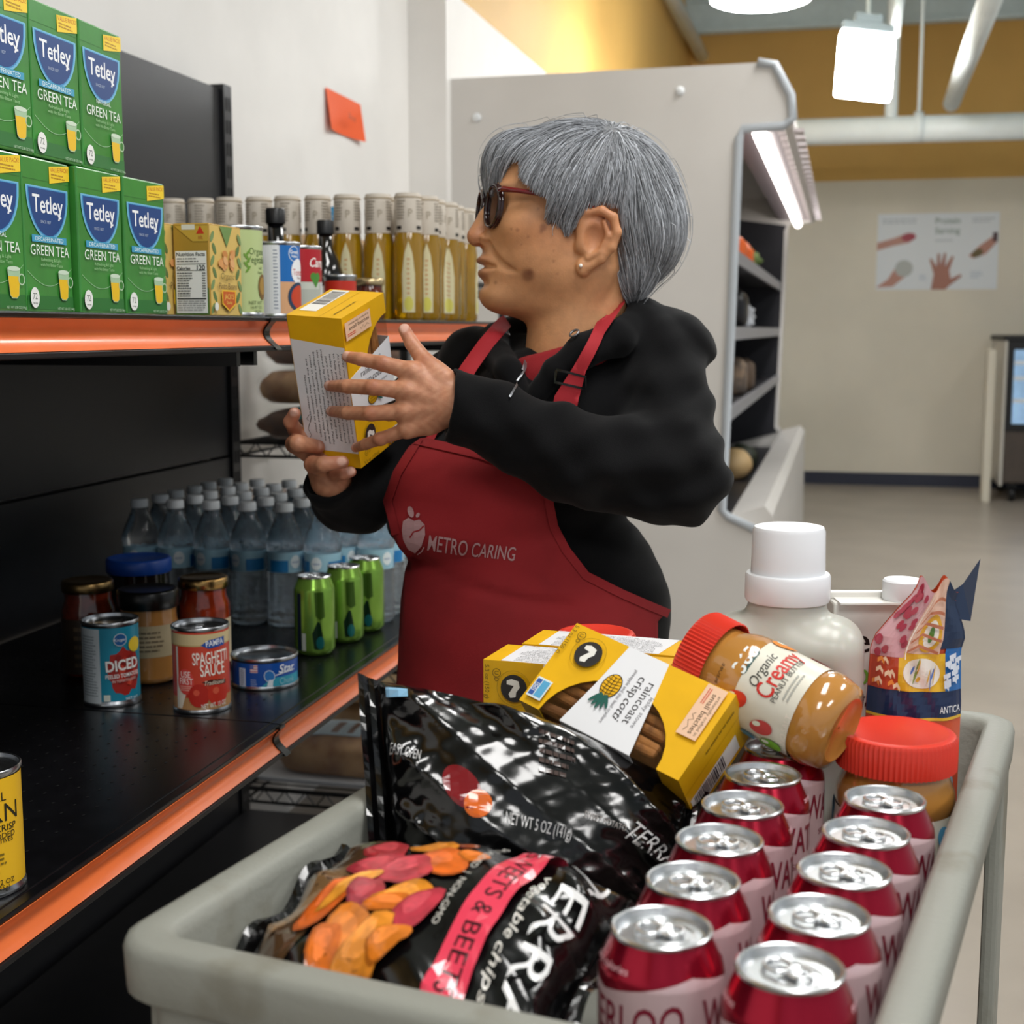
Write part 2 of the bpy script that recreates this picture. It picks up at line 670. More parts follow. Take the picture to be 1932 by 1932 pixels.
A.text('Bread', nw * 0.5, nh * 0.45, nh * 0.16, 'a8431f', shear=0.2, rot=-4)
A.build('handwriting', t)
# ================================================================ shelving along the left wall
SX0, SX1 = -1.285, -0.69        # shelf back and front
UZ, LZ = H_CAM + 0.016, H_CAM - 0.494
YA, YB, YC = 0.36, 1.58, 2.80
orange_m = M('orange_price_strip', 'e0703a', 0.33, coat=0.3, vary=0.04, vscale=20)
g = thing('gondola_shelving', 'black steel store shelving with orange price strips along wall', 'shelving', (SX0, 1.58, 0))
O = Vector((SX0, 1.58, 0))


def gl(vf):
    return xf(vf, Matrix.Translation(-O))


for ya, yb in ((YA, YB), (YB, YC)):
    mesh('back_panel', gl(box(-1.315, -1.295, ya + 0.02, yb - 0.02, 0.05, 0.963)), black_m, g)
    mesh('back_panel', gl(box(-1.315, -1.297, ya + 0.02, yb - 0.02, 0.969, 1.745)), black_m, g)
for yy in (YA, YB, YC):
    u_ = mesh('upright', gl(box(-1.345, -1.288, yy - 0.019, yy + 0.019, 0, 1.755)), black_m, g)
    sl = []
    for k in range(34):
        z = 0.15 + k * 0.047
        sl += [box(-1.2884, -1.2872, yy - 0.010, yy - 0.005, z, z + 0.028), box(-1.2884, -1.2872, yy + 0.005, yy + 0.010, z, z + 0.028)]
    mesh('slot', gl(join(*sl)), M('slot_black', '020202', 0.9), u_, kind='stuff')
# channel profile (X outwards, z)
prof = []
for i in range(9):
    a_ = i / 8
    prof.append((SX1 + 0.0135 - 0.011 * math.sin(math.pi * min(1, a_ * 0.95)) + 0.004 * a_, -0.006 - 0.029 * a_))
prof2 = [(x - 0.0015, z) for x, z in reversed(prof)]
for zz in (UZ, LZ):
    for ya, yb in ((YA, YB), (YB, YC)):
        sh = mesh('shelf', gl(join(box(SX0, SX1, ya + 0.001, yb - 0.001, zz - 0.006, zz, 0.0015), box(SX1 - 0.006, SX1 + 0.012, ya + 0.001, yb - 0.001, zz - 0.006, zz - 0.001, 0.001), box(SX1 - 0.012, SX1, ya + 0.001, yb - 0.001, zz - 0.042, zz - 0.004), box(SX0, SX1 - 0.02, ya + 0.02, ya + 0.03, zz - 0.06, zz - 0.005), box(SX0, SX1 - 0.02, yb - 0.03, yb - 0.02, zz - 0.06, zz - 0.005))), M('black_shelf', '0d0d10', 0.24, bump=0.12, bscale=1500, vary=0.25, vscale=40), g)
        mesh('price_channel', gl(prism([(x, zz + z) for x, z in prof + prof2], ya + 0.006, yb - 0.006, 'y')), orange_m, sh, sharp=35)
        mesh('channel_lip', gl(box(SX1 + 0.002, SX1 + 0.019, ya + 0.003, yb - 0.003, zz - 0.041, zz - 0.0355, 0.001)), dark_m, sh)
    for ya in (YB, YC):
        cp = [(x + 0.0025, zz + z) for x, z in [(SX1 + 0.0135, -0.003)] + prof + [(SX1 + 0.021, -0.040)]]
        cp2 = [(x - 0.008, z) for x, z in reversed(cp)]
        mesh('channel_clip', gl(prism(cp + cp2, ya - 0.008, ya + 0.008, 'y')), M('clip_black', '08080a', 0.2), g, sharp=35)
# small perforations of the lower shelf decks
for (ya, yb) in ((YA, YB), (YB, YC)):
    A = Art(plane_map((-O.x, -O.y, LZ), (1, 0, 0), (0, 1, 0)), lift=0.0002)
    hole = M('perforation', '040405', 0.6)
    A.layer = 1
    x = -1.20
    while x < -0.72:
        y = ya + 0.05
        while y < yb - 0.03:
            A.raw([(x - 0.0014, y - 0.0022), (x + 0.0014, y - 0.0022), (x + 0.0014, y + 0.0022), (x - 0.0014, y + 0.0022)], [(0, 1, 2, 3)], hole, 1)
            y += 0.0254
        x += 0.0254
    o = A.build('perforation', g, kind='stuff')
# base deck and kick plate
mesh('base_deck', gl(box(SX0, SX1 - 0.02, YA, YC, 0.10, 0.16, 0.004)), black_m, g)
mesh('kick_plate', gl(box(SX0 + 0.02, SX1 - 0.06, YA, YC, 0.0, 0.10)), dark_m, g)

# ---------------------------------------------------------------- tea cartons
TW, TH, TD = 0.0915, 0.147, 0.07
tea_green = M('tea_carton', '3f8f3a', 0.3, coat=0.6, vary=0.18, vscale=14)


def tea_box(y, z, kind, label, x=-0.752, rot=0.0, w=TW):
    t = thing('tea_carton', label, 'carton', (x, y, z), (0, 0, rot), group='stacked green tea cartons')
    bx = box(-TD, 0, -w / 2 + 0.0007, w / 2 - 0.0007, 0, TH - 0.0006, 0.0018)
    mesh('carton', bx, tea_green, t)
    A = Art(plane_map((0, -w / 2, 0), (0, 1, 0), (0, 0, 1)), lift=0.0002)
    W_ = w
    A.rect(0.002, W_ - 0.002, TH * 0.855, TH * 0.857, '2c6a2c')
    A.rect(0.002, W_ - 0.002, 0.003, 0.016, '2f7334')
    # swoosh
    A.line([(W_ * (0.04 + 0.92 * i / 14), TH * (0.30 - 0.14 * math.sin(math.pi * (0.08 + 0.85 * i / 14)) + 0.03 * i / 14)) for i in range(15)], 0.0006, '9cc79a')
    # sticker
    A.poly([(W_ * .56, TH * .845), (W_ * .985, TH * .885), (W_ * .985, TH * .985), (W_ * .56, TH * .955)], 'f2cf2b')
    A.text('VALUE PACK!', W_ * .775, TH * .945, 0.0042, 'c8641e', width=W_ * .38, rot=4)
    A.lines(W_ * .6, W_ * .96, TH * .878, TH * .918, 2, 'b98a1c', seed=2)
    # shield
    sh = []
    for i in range(17):
        a_ = math.pi + math.pi * i / 16
        sh.append((W_ * .5 + W_ * .385 * math.cos(a_), TH * .775 + TH * .275 * math.sin(a_) * (1 if i else 1)))
    sh = [(W_ * .115, TH * .80)] + sh + [(W_ * .885, TH * .80)]

    def grow(k):
        c = (W_ * .5, TH * .68)
        return [(c[0] + (p[0] - c[0]) * k, c[1] + (p[1] - c[1]) * k) for p in sh]
    A.poly(grow(1.13), '74b8d8')
    A.poly(grow(1.05), '3c8fc8')
    A.poly(grow(1.0), '17407e')
    A.text('Tetley', W_ * .5, TH * .705, 0.0165, 'f4f6f8', width=W_ * .63, bold=0.012)
    A.line([(W_ * .70, TH * .655), (W_ * .735, TH * .625), (W_ * .775, TH * .632)], 0.0022, 'f4f6f8')
    A.text('SINCE 1837', W_ * .44, TH * .59, 0.0027, 'b9c7dc')
    if kind == 'decaf':
        A.rect(W_ * .14, W_ * .86, TH * .455, TH * .50, '3f9cc0')
        A.text('DECAFFEINATED', W_ * .5, TH * .478, 0.0040, 'e9f3f4', width=W_ * .58)
    else:
        A.text('NATURAL', W_ * .5, TH * .478, 0.0044, 'e9f3f0', width=W_ * .34)
    A.text('GREEN TEA', W_ * .5, TH * .405, 0.0098, 'eaf2ea', width=W_ * .80)
    A.text('Refreshing & Light', W_ * .52, TH * .345, 0.0030, '9cc592', width=W_ * .42)
    A.text('with No Bitter Taste', W_ * .52, TH * .312, 0.0030, '9cc592', width=W_ * .46)
    # cup
    cx, cy = W_ * .76, TH * .165
    A.poly([(cx - .0105, cy + .0155), (cx + .0105, cy + .0155), (cx + .0075, cy - .009), (cx + .004, cy - .012), (cx - .004, cy - .012), (cx - .0075, cy - .009)], 'a9c8a4')
    A.poly([(cx - .0095, cy + .0085), (cx + .0095, cy + .0085), (cx + .007, cy - .009), (cx + .0035, cy - .011), (cx - .0035, cy - .011), (cx - .007, cy - .009)], 'eec022')
    A.ell(cx, cy + .0155, .0105, .0022, 'cfe0ca')
    A.ring(cx + .0125, cy + .006, .0055, .0013, 'b5cfae')
    A.ell(W_ * .14, TH * .095, .0082, .0098, 'f0f0ec')
    A.text('72', W_ * .14, TH * .105, 0.006, '6d746e')
    A.text('tea bags', W_ * .14, TH * .062, 0.0018, '6d746e')
    A.text('NET WT 5.08 OZ (144g)', W_ * .78, TH * .028, 0.0026, 'b9d0b4', width=W_ * .36)
    A.build('front_print', t)
    return t


te = [1.1315, 1.2245, 1.3175, 1.4105]
tea_box(te[0] + 0.001, UZ + .0005, 'natural', 'green natural tea carton in the lower row, farthest from bean cartons', rot=0.02)
tea_box(te[1] - 0.001, UZ + .0005, 'decaf', 'green decaffeinated tea carton, third of the lower row from bean cartons', rot=0.05, x=-0.755)
tea_box(te[2], UZ + .0005, 'decaf', 'green decaffeinated tea carton, second of the lower row from bean cartons', rot=0.02)
tea_box(te[3] + 0.002, UZ + .0005, 'decaf', 'green decaffeinated tea carton standing next to the bean cartons', rot=-0.01)
tea_box(te[0] + .024, UZ + TH + .001, 'decaf', 'green decaffeinated tea carton in the upper row, farthest from its end', rot=0.015)
tea_box(te[1] + .024, UZ + TH + .001, 'decaf', 'green decaffeinated tea carton in the middle of the upper row', rot=0.03, x=-0.755)
tea_box(te[2] + .024, UZ + TH + .001, 'natural', 'green natural tea carton at the end of the upper row', rot=0.04, x=-0.758)


# ---------------------------------------------------------------- cans
tin_m = M('tin_plate', 'b9bcc0', 0.28, metal=1.0, bump=0.05, bscale=300)
tin_top = M('tin_top', 'c6c8cb', 0.22, metal=1.0)


def face_cam(p, extra=0.0):
    return math.atan2(-p[1], -p[0]) + extra


def food_can(name, label, p, D, Hh, paper, art, extra=0.0, band=(0.05, 0.94), group=None, tab=False, cat='can'):
    """steel can with paper label; art(A, circumference radius) prints on it"""
    t = thing(name, label, cat, p, (0, 0, face_cam(p, extra)), group=group)
    R = D / 2
    b0, b1 = 0.006, Hh - 0.006
    body = lathe([(R - .004, 0.0015), (R - .0006, 0), (R, .001), (R, .004), (R - .0016, b0), (R - .0016, b1), (R, Hh - .004), (R, Hh - .001), (R - .0008, Hh), (R - .0022, Hh - .0006), (R - .003, Hh - .0045)], 40, cap=False)
    mesh('body', body, tin_m, t, sharp=40)
    lid = lathe([(R - .003, Hh - .0045), (R - .006, Hh - .0048), (R - .0085, Hh - .0038), (R - .011, Hh - .0048), (R - .014, Hh - .0042), (R - .017, Hh - .005), (.001, Hh - .005)], 40, cap=False)
    lo = mesh('lid', lid, tin_top, t, sharp=50)
    mesh('base', lathe([(.001, .003), (R - .004, .0015)], 40, cap=False), tin_m, t)
    if tab:
        tb = join(xf(tube([(0.010 * math.cos(a_ * math.pi / 8), .0075 * math.sin(a_ * math.pi / 8), 0) for a_ in range(16)], .0011, 6, True), Matrix.Translation((R * .45, 0, Hh - .0035))), box(R * .45 - .020, R * .45 - .008, -.005, .005, Hh - .0046, Hh - .0026, .0006))
        mesh('pull_tab', tb, tin_top, lo, smooth=True)
    lr = R - .0011
    lab = lathe([(lr, Hh * band[0] + .002), (lr, Hh * band[1])], 48, cap=False)
    mesh('paper_label', lab, paper, t, smooth=True)
    if art:
        A = Art(cyl_map(lr), cut=(0.004, None), lift=.00015, step=.00006)
        art(A, lr, Hh)
        A.build('label_print', t)
    return t


# yellow can cut by the frame edge on the lower shelf
def art_corn(A, R, h):
    for s_, v_, k_ in (('JOE\'S', .90, .008), ('KERNEL', .80, .008), ('CORN', .67, .016), ('SWEET & CRISP', .55, .006), ('NO SALT ADDED', .49, .005), ('NO PRESERVATIVES', .45, .004)):
        A.text(s_, 0.004, h * v_, k_, '23200e')
    A.lines(-.014, .022, h * .18, h * .36, 5, '7a6414', seed=8)
    A.text('NET WT 9.2 OZ', .006, h * .12, .0045, '23200e')
    A.text('15 OZ (425g)', .006, h * .075, .0045, '23200e')


p = on_z(-32, 1672, LZ)
food_can('corn_can', 'yellow paper labelled can standing alone near the shelf edge', (p.x, p.y, LZ + .0003), .075, .113, M('corn_paper', 'e8b61e', .45), art_corn, .0)


def art_diced(A, R, h):
    A.rect(-.058, -.0165, h * .04, h * .93, 'c9d0d4')
    A.lines(-.048, -.020, h * .12, h * .85, 22, '8f9aa0', seed=11)
    pts = []
    rg = random.Random(3)
    for i in range(26):
        a_ = 2 * math.pi * i / 26
        r_ = 1 + rg.uniform(-.13, .13)
        pts.append((.017 + .024 * r_ * math.cos(a_), h * .42 + .031 * r_ * math.sin(a_)))
    A.poly(pts, 'a92a22')
    for i in range(26):
        a_, r_ = rg.uniform(0, 6.28), rg.uniform(.2, .9)
        c_ = (.017 + .021 * r_ * math.cos(a_), h * .42 + .027 * r_ * math.sin(a_))
        q = [(c_[0] + rg.uniform(.003, .006) * math.cos(k + a_), c_[1] + rg.uniform(.003, .006) * math.sin(k + a_)) for k in (0, 1.6, 3.1, 4.7)]
        A.poly(q, rg.choice(['c5392c', '8e1f1b', 'd24a38']))
    A.ell(.010, h * .80, .0085, .0085, 'e8f0f4')
    A.ell(.010, h * .80, .0078, .0078, '1d5c9a')
    A.text('Kroger', .010, h * .80, .0038, 'f2f6f8', shear=.3)
    A.ell(.031, h * .72, .010, .010, 'e7c531')
    A.text('DICED', .013, h * .50, .0135, 'f6f4f0', bold=.03, width=.044, rot=3)
    A.text('PEELED TOMATOES', .0135, h * .375, .0052, 'f6f4f0', bold=.015, width=.046, rot=2)
    A.text('IN TOMATO JUICE', .0145, h * .315, .0034, 'e8dcd4', width=.032, rot=2)
    A.rect(-.0125, -.0045, h * .08, h * .155, 'd9ddd2')
    A.text('NET WT', .024, h * .09, .0035, 'e8eef0')


p = on_z(213, 1322, LZ)
food_can('tomato_can', 'teal labelled can of diced tomatoes on the lower shelf', (p.x, p.y, LZ + .0003), .0755, .113, M('teal_paper', '1789a6', .4, coat=.2), art_diced, .05)


def art_spag(A, R, h):
    A.rect(-.09, .09, h * .80, h * .93, 'cdb98c')
    A.rect(-.09, .09, h * .05, h * .19, 'b98a5a')
    A.rect(-.09, .09, h * .79, h * .805, 'b8a06a')
    A.poly([(-.0365, h * .06), (-.033, h * .06), (-.033, h * .78), (-.0365, h * .78)], 'd8d4cc')
    A.poly([(-.033, h * .06), (-.028, h * .06), (-.020, h * .26), (-.033, h * .36)], 'e8dccb')
    A.poly([(.000, h * .805), (.010, h * .86), (.034, h * .88), (.034, h * .78), (.010, h * .76)], '1c4c9c')
    A.text('PAMPA', .019, h * .825, .0075, 'f0f2f4', bold=.01, width=.025, rot=5)
    A.text('SPAGHETTI', .014, h * .655, .0155, 'f8f0e6', bold=.01, width=.050, rot=2)
    A.text('SAUCE', .0155, h * .515, .0155, 'f8f0e6', bold=.01, width=.034, rot=2)
    A.ell(-.0215, h * .38, .0118, .017, 'd84a44')
    A.text('USE', -.021, h * .465, .0080, 'fbf3ec', width=.0135)
    A.text('FIRST', -.0205, h * .385, .0080, 'fbf3ec', width=.019)
    A.lines(-.0295, -.012, h * .27, h * .335, 3, 'f0b8a8', seed=4, rag=.1)
    A.ell(-.004, h * .22, .0135, .0155, 'b8281c')
    A.ell(.022, h * .23, .015, .0165, 'c63222')
    A.ell(-.007, h * .255, .004, .004, 'd9563e')
    A.ell(.018, h * .265, .0045, .0045, 'dd5e44')
    A.text('*', .024, h * .33, .012, '3c5a1e')
    A.poly([(.0, h * .375), (.012, h * .40), (.034, h * .375), (.034, h * .325), (.010, h * .34)], '4a1d14')
    A.text('Traditional', .0175, h * .363, .0055, 'f2e2cc', shear=.3, width=.028)
    A.text('NET WT. 15 OZ', .016, h * .10, .0062, 'f6efe6', bold=.008, width=.034, rot=4)


p = on_z(382, 1334, LZ)
food_can('sauce_can', 'red labelled can of spaghetti sauce on the lower shelf', (p.x, p.y, LZ + .0003), .0755, .113, M('red_paper', 'c8402a', .4, coat=.2), art_spag, 0, band=(.03, .96), tab=True)


def art_tuna(A, R, h):
    A.poly([(-.012, h * .05), (.06, h * .05), (.06, h * .42), (.014, h * .40), (.002, h * .3)], '3aa0b8')
    A.rect(-.041, -.030, h * .1, h * .7, 'c9d4e4')
    A.lines(-.039, -.032, h * .14, h * .66, 9, '707c94', seed=5)
    A.rect(-.0225, -.0120, h * .58, h * .82, 'e8e4e6')
    for i in range(3):
        A.rect(-.0225, -.0120, h * (.60 + .08 * i), h * (.635 + .08 * i), 'c06070')
    A.rect(-.0225, -.0175, h * .70, h * .82, '5a70b0')
    A.lines(-.022, -.012, h * .12, h * .38, 4, '9fb4dc', seed=6)
    A.ell(.004, h * .46, .0075, .0085, 'd8e6f0', rot=20)
    A.ell(.004, h * .46, .0066, .0076, '2f78c0', rot=20)
    A.poly([(.000, h * .12), (.003, h * .34), (.009, h * .34), (.008, h * .10)], 'dce8f0')
    A.text('Star', .031, h * .66, .0115, 'f0f4fa', shear=.2, bold=.02, width=.028)
    A.line([(.012, h * .47), (.026, h * .53), (.045, h * .55)], .0014, 'e8eef6')
    A.text('Chunk', .031, h * .27, .0085, '9fd4e0', width=.026)


p = on_z(500, 1288, LZ)
food_can('fish_can', 'flat round blue labelled can on the lower shelf', (p.x, p.y, LZ + .0003), .0945, .044, M('blue_paper', '1450a8', .35, coat=.3), art_tuna, .05, band=(.06, .86))


# ---------------------------------------------------------------- glass jars at the back of the lower shelf
glass_m = M('jar_glass', 'f2f6f4', .03, trans=1.0, ior=1.45)


def jar(name, label, p, R, Hh, fill, lid, lidh=.016, lab=None, fill_to=.80, neck=.86):
    t = thing(name, label, 'jar', p, (0, 0, face_cam(p)))
    n_ = R * neck
    sh = Hh - lidh - .006
    body = [(.001, .0), (R * .85, 0), (R * .97, .004), (R, .010), (R, sh * .78), (R * .985, sh * .84), (n_, sh * .95), (n_, Hh - .003), (.001, Hh - .003)]
    mesh('jar_body', lathe(body, 36, cap=False), fill, t, sharp=60)
    r2 = n_ + .003
    L_ = lathe([(r2, Hh - lidh), (r2 + .0006, Hh - lidh + .001), (r2 + .0006, Hh - .003), (r2 - .001, Hh - .0008), (r2 - .004, Hh), (r2 - .007, Hh - .001), (.001, Hh - .001)], 40, cap=False)
    mesh('lid', L_, lid, t, sharp=50)
    if lab:
        c1, z0, z1, c2 = lab
        mesh('paper_label', lathe([(R + .0003, Hh * z0), (R + .0003, Hh * z1)], 40, cap=False), ink(c1), t, smooth=True)
        A = Art(cyl_map(R + .0003), cut=(.004, None))
        A.lines(-R * .6, R * .6, Hh * (z0 + .05), Hh * (z1 - .05), 5, c2, seed=int(R * 1e5))
        A.build('label_print', t)
    return t


gold_m = M('gold_lid', 'b8925a', .25, metal=1.0)
sauce_m = M('tomato_sauce_glass', '8e2f14', .08, coat=.8, vary=.3, vscale=60)
brown_m = M('salsa_glass', '5e2010', .08, coat=.8, vary=.3, vscale=60)
butter_m = M('peanut_spread', 'a8743c', .12, coat=.7, vary=.08, vscale=20)
p = on_z(388, 1256, LZ)
jar('sauce_jar', 'glass jar of red sauce with gold lid behind spaghetti sauce', (p.x, p.y, LZ + .0003), .038, .135, sauce_m, gold_m, lab=('c9b89a', .06, .55, '8a5038'))
p = on_z(172, 1270, LZ)
jar('salsa_jar', 'dark red jar with dull gold lid behind the diced tomatoes', (p.x, p.y, LZ + .0003), .038, .138, brown_m, M('dull_gold_lid', '8a7048', .3, metal=1.0), lab=('33281f', .05, .62, '5a4a38'))
p = on_z(284, 1281, LZ)
jar('spread_jar', 'jar of tan spread with black lid on the lower shelf', (p.x, p.y, LZ + .0003), .041, .132, butter_m, M('black_lid', '0e0d0c', .3), lidh=.026, lab=('a89878', .30, .64, '6d604a'), neck=.95)
p = on_z(268, 1232, LZ)
jar('dark_jar', 'dark jar with bright blue lid behind the black lidded jar', (p.x, p.y, LZ + .0003), .046, .150, M('dark_glass', '1c1512', .1, coat=.6), M('blue_lid', '1848a0', .35), lidh=.022, neck=.98)


# ---------------------------------------------------------------- green drink cans
alu_m = M('aluminium', 'dcdee0', .27, metal=1.0)
lime_m = M('lime_can', '88b44a', .22, metal=.65, vary=.12, vscale=25)


def drink_can(name, label, p, D, Hh, paint, rot, group=None, art=None, lidR=.027, tabrot=0.0, tilt=0.0):
    t = thing(name, label, 'can', p, (0, tilt, rot), group=group)
    R = D / 2
    body = [(R - .009, .0), (R - .006, 0), (R - .001, .007), (R, .011), (R, Hh - .0215), (R - .0005, Hh - .0185), (R - .002, Hh - .0155), (lidR - .0005, Hh - .0045), (lidR - .0012, Hh - .003)]
    mesh('body', lathe(body, 44, cap=False), paint, t, smooth=True)
    mesh('base', lathe([(.001, .006), (R - .012, .004), (R - .009, 0)], 24, cap=False), alu_m, t)
    lid = [(lidR - .0012, Hh - .0034), (lidR, Hh - .0026), (lidR + .0003, Hh - .0008), (lidR - .0007, Hh), (lidR - .002, Hh - .0006), (lidR - .0032, Hh - .0062), (lidR - .0042, Hh - .0066), (lidR - .0055, Hh - .0044), (.001, Hh - .0042)]
    lo = mesh('lid', lathe(lid, 44, cap=False), alu_m, t, sharp=45)
    # embossed panel, rivet and stay-on tab
    c_, s_ = math.cos(tabrot), math.sin(tabrot)
    RM = Matrix.Rotation(tabrot, 4, 'Z')
    z = Hh - .0042
    ring = [(.0155 * math.cos(a_ * math.pi / 14) + .0015, .0125 * math.sin(a_ * math.pi / 14), z) for a_ in range(28)]
    mesh('pour_panel', xf(tube(ring, .0006, 6, True), RM), alu_m, lo, smooth=True)
    tabv = []
    outer = [(-.0125 + .0085 * (1 - math.cos(q)) if False else 0, 0) for q in (0,)]
    loop1 = [(-.0065 + .0068 * math.cos(a_ * math.pi / 10), .0068 * math.sin(a_ * math.pi / 10), z + .0022) for a_ in range(20)]
    loop2 = [(.0050 + .0064 * math.cos(a_ * math.pi / 10), .0060 * math.sin(a_ * math.pi / 10), z + .0018) for a_ in range(20)]
    web = box(-.003, .006, -.0052, .0052, z + .0011, z + .0020, .0003)
    tab = join(tube(loop1, .0012, 6, True), tube(loop2, .0011, 6, True), web, lathe([(.0022, z), (.0022, z + .0026), (.0012, z + .0032), (.0002, z + .0032)], 12, cap=False, cx=.001))
    mesh('pull_tab', xf(tab, RM), alu_m, lo, smooth=True)
    if art:
        def rf(v):
            if v < Hh - .0215:
                return R
            k = (v - Hh + .0215) / .017
            return R + (lidR - R) * min(1, k) ** 1.25
        A = Art(cyl_map(R, rfun=rf), cut=(.004, .003), lift=.0002, step=.00005)
        art(A, R, Hh)
        A.build('can_print', t)
    return t


def art_lime(A, R, h):
    dk = M('can_dark', '14301c', .25, metal=.5)
    A.rect(-.030, -.022, h * .08, h * .80, M('can_navy', '101c34', .3))
    A.rect(-.021, -.0145, h * .08, h * .30, 'aeb4ac')
    A.poly([(-.002, h * .1), (-.004, h * .3), (.004, h * .45), (.008, h * .44), (.012, h * .28), (.013, h * .1)], dk)
    A.poly([(.000, h * .82), (.014, h * .82), (.016, h * .5), (.008, h * .47), (.001, h * .52)], M('can_green', '3c5c1c', .25, metal=.5))
    A.ell(.008, h * .18, .0062, .010, M('can_teal', '1c6a6a', .25, metal=.5))


GG = 'green drink cans on the lower shelf'
for x_, y_, lb, e_ in ((595, 1232, 'green drink can standing next to the blue flat can', 0), (650, 1208, 'green drink can in the middle of the three', .1), (690, 1188, 'green drink can farthest from the blue flat can', -.1)):
    p = on_z(x_, y_, LZ)
    drink_can('green_can', lb, (p.x, p.y, LZ + .0003), .062, .122, lime_m, face_cam(p, e_), GG, art_lime, .0255, 0.5 + e_)

# ---------------------------------------------------------------- water bottles
water_m = M('water_plastic', 'f2f7fb', .03, trans=.94, ior=1.33, bump=.35, bscale=110, dist=.003)
cap_m = M('white_cap', 'e9ecee', .4)
bp_ = [(.001, .004), (.018, .003), (.026, 0), (.031, .006)]
for i in range(9):
    z = .012 + i * .0082
    bp_ += [(.032, z), (.0292, z + .0041)]
bp_ += [(.032, .088), (.0305, .092), (.0305, .128), (.032, .132), (.0318, .140), (.027, .158), (.019, .176), (.0142, .187), (.013, .192), (.013, .196), (.001, .196)]
wb = thing('water_bottle', 'clear plastic water bottle with white cap and blue label', 'bottle', (-1.15, 2.1, LZ), group='water bottles packed on the lower shelf')
mesh('bottle_body', lathe(bp_, 24, cap=False), water_m, wb, smooth=True)
mesh('cap', lathe([(.0135, .192), (.0148, .193), (.0148, .204), (.0135, .2065), (.001, .207)], 20, cap=False), cap_m, wb, sharp=40)
lb_ = mesh('paper_label', lathe([(.0309, .093), (.0309, .127)], 32, cap=False), M('bottle_label', '9cc4d6', .3), wb, smooth=True)
A = Art(cyl_map(.0309), cut=(.004, None))
for k in range(3):
    A.rect(-.09 + k * .065, -.058 + k * .065, .094, .114, '1f7ab8')
    A.ell(-.045 + k * .065, .111, .009, .011, 'e6eef2')
    A.text('water', -.045 + k * .065, .111, .004, '3a6ea8')
A.build('label_print', wb)
first = True
rg = random.Random(5)
for r_ in range(6):
    for c_ in range(7):
        X = -1.165 + c_ * .0665 + (r_ % 2) * .004
        Y = 2.135 + r_ * .0665
        if c_ == 6 and r_ == 0:
            continue
        if first:
            wb.location = (X, Y, LZ + .0003)
            first = False
        else:
            clone(wb, (X + rg.uniform(-.0003, .0003), Y, LZ + .0003), rg.uniform(0, 6.28))

# ---------------------------------------------------------------- upper shelf groceries
carton_top = M('carton_tan', 'cfa63e', .45)
BW, BD, BH = .084, .046, .107


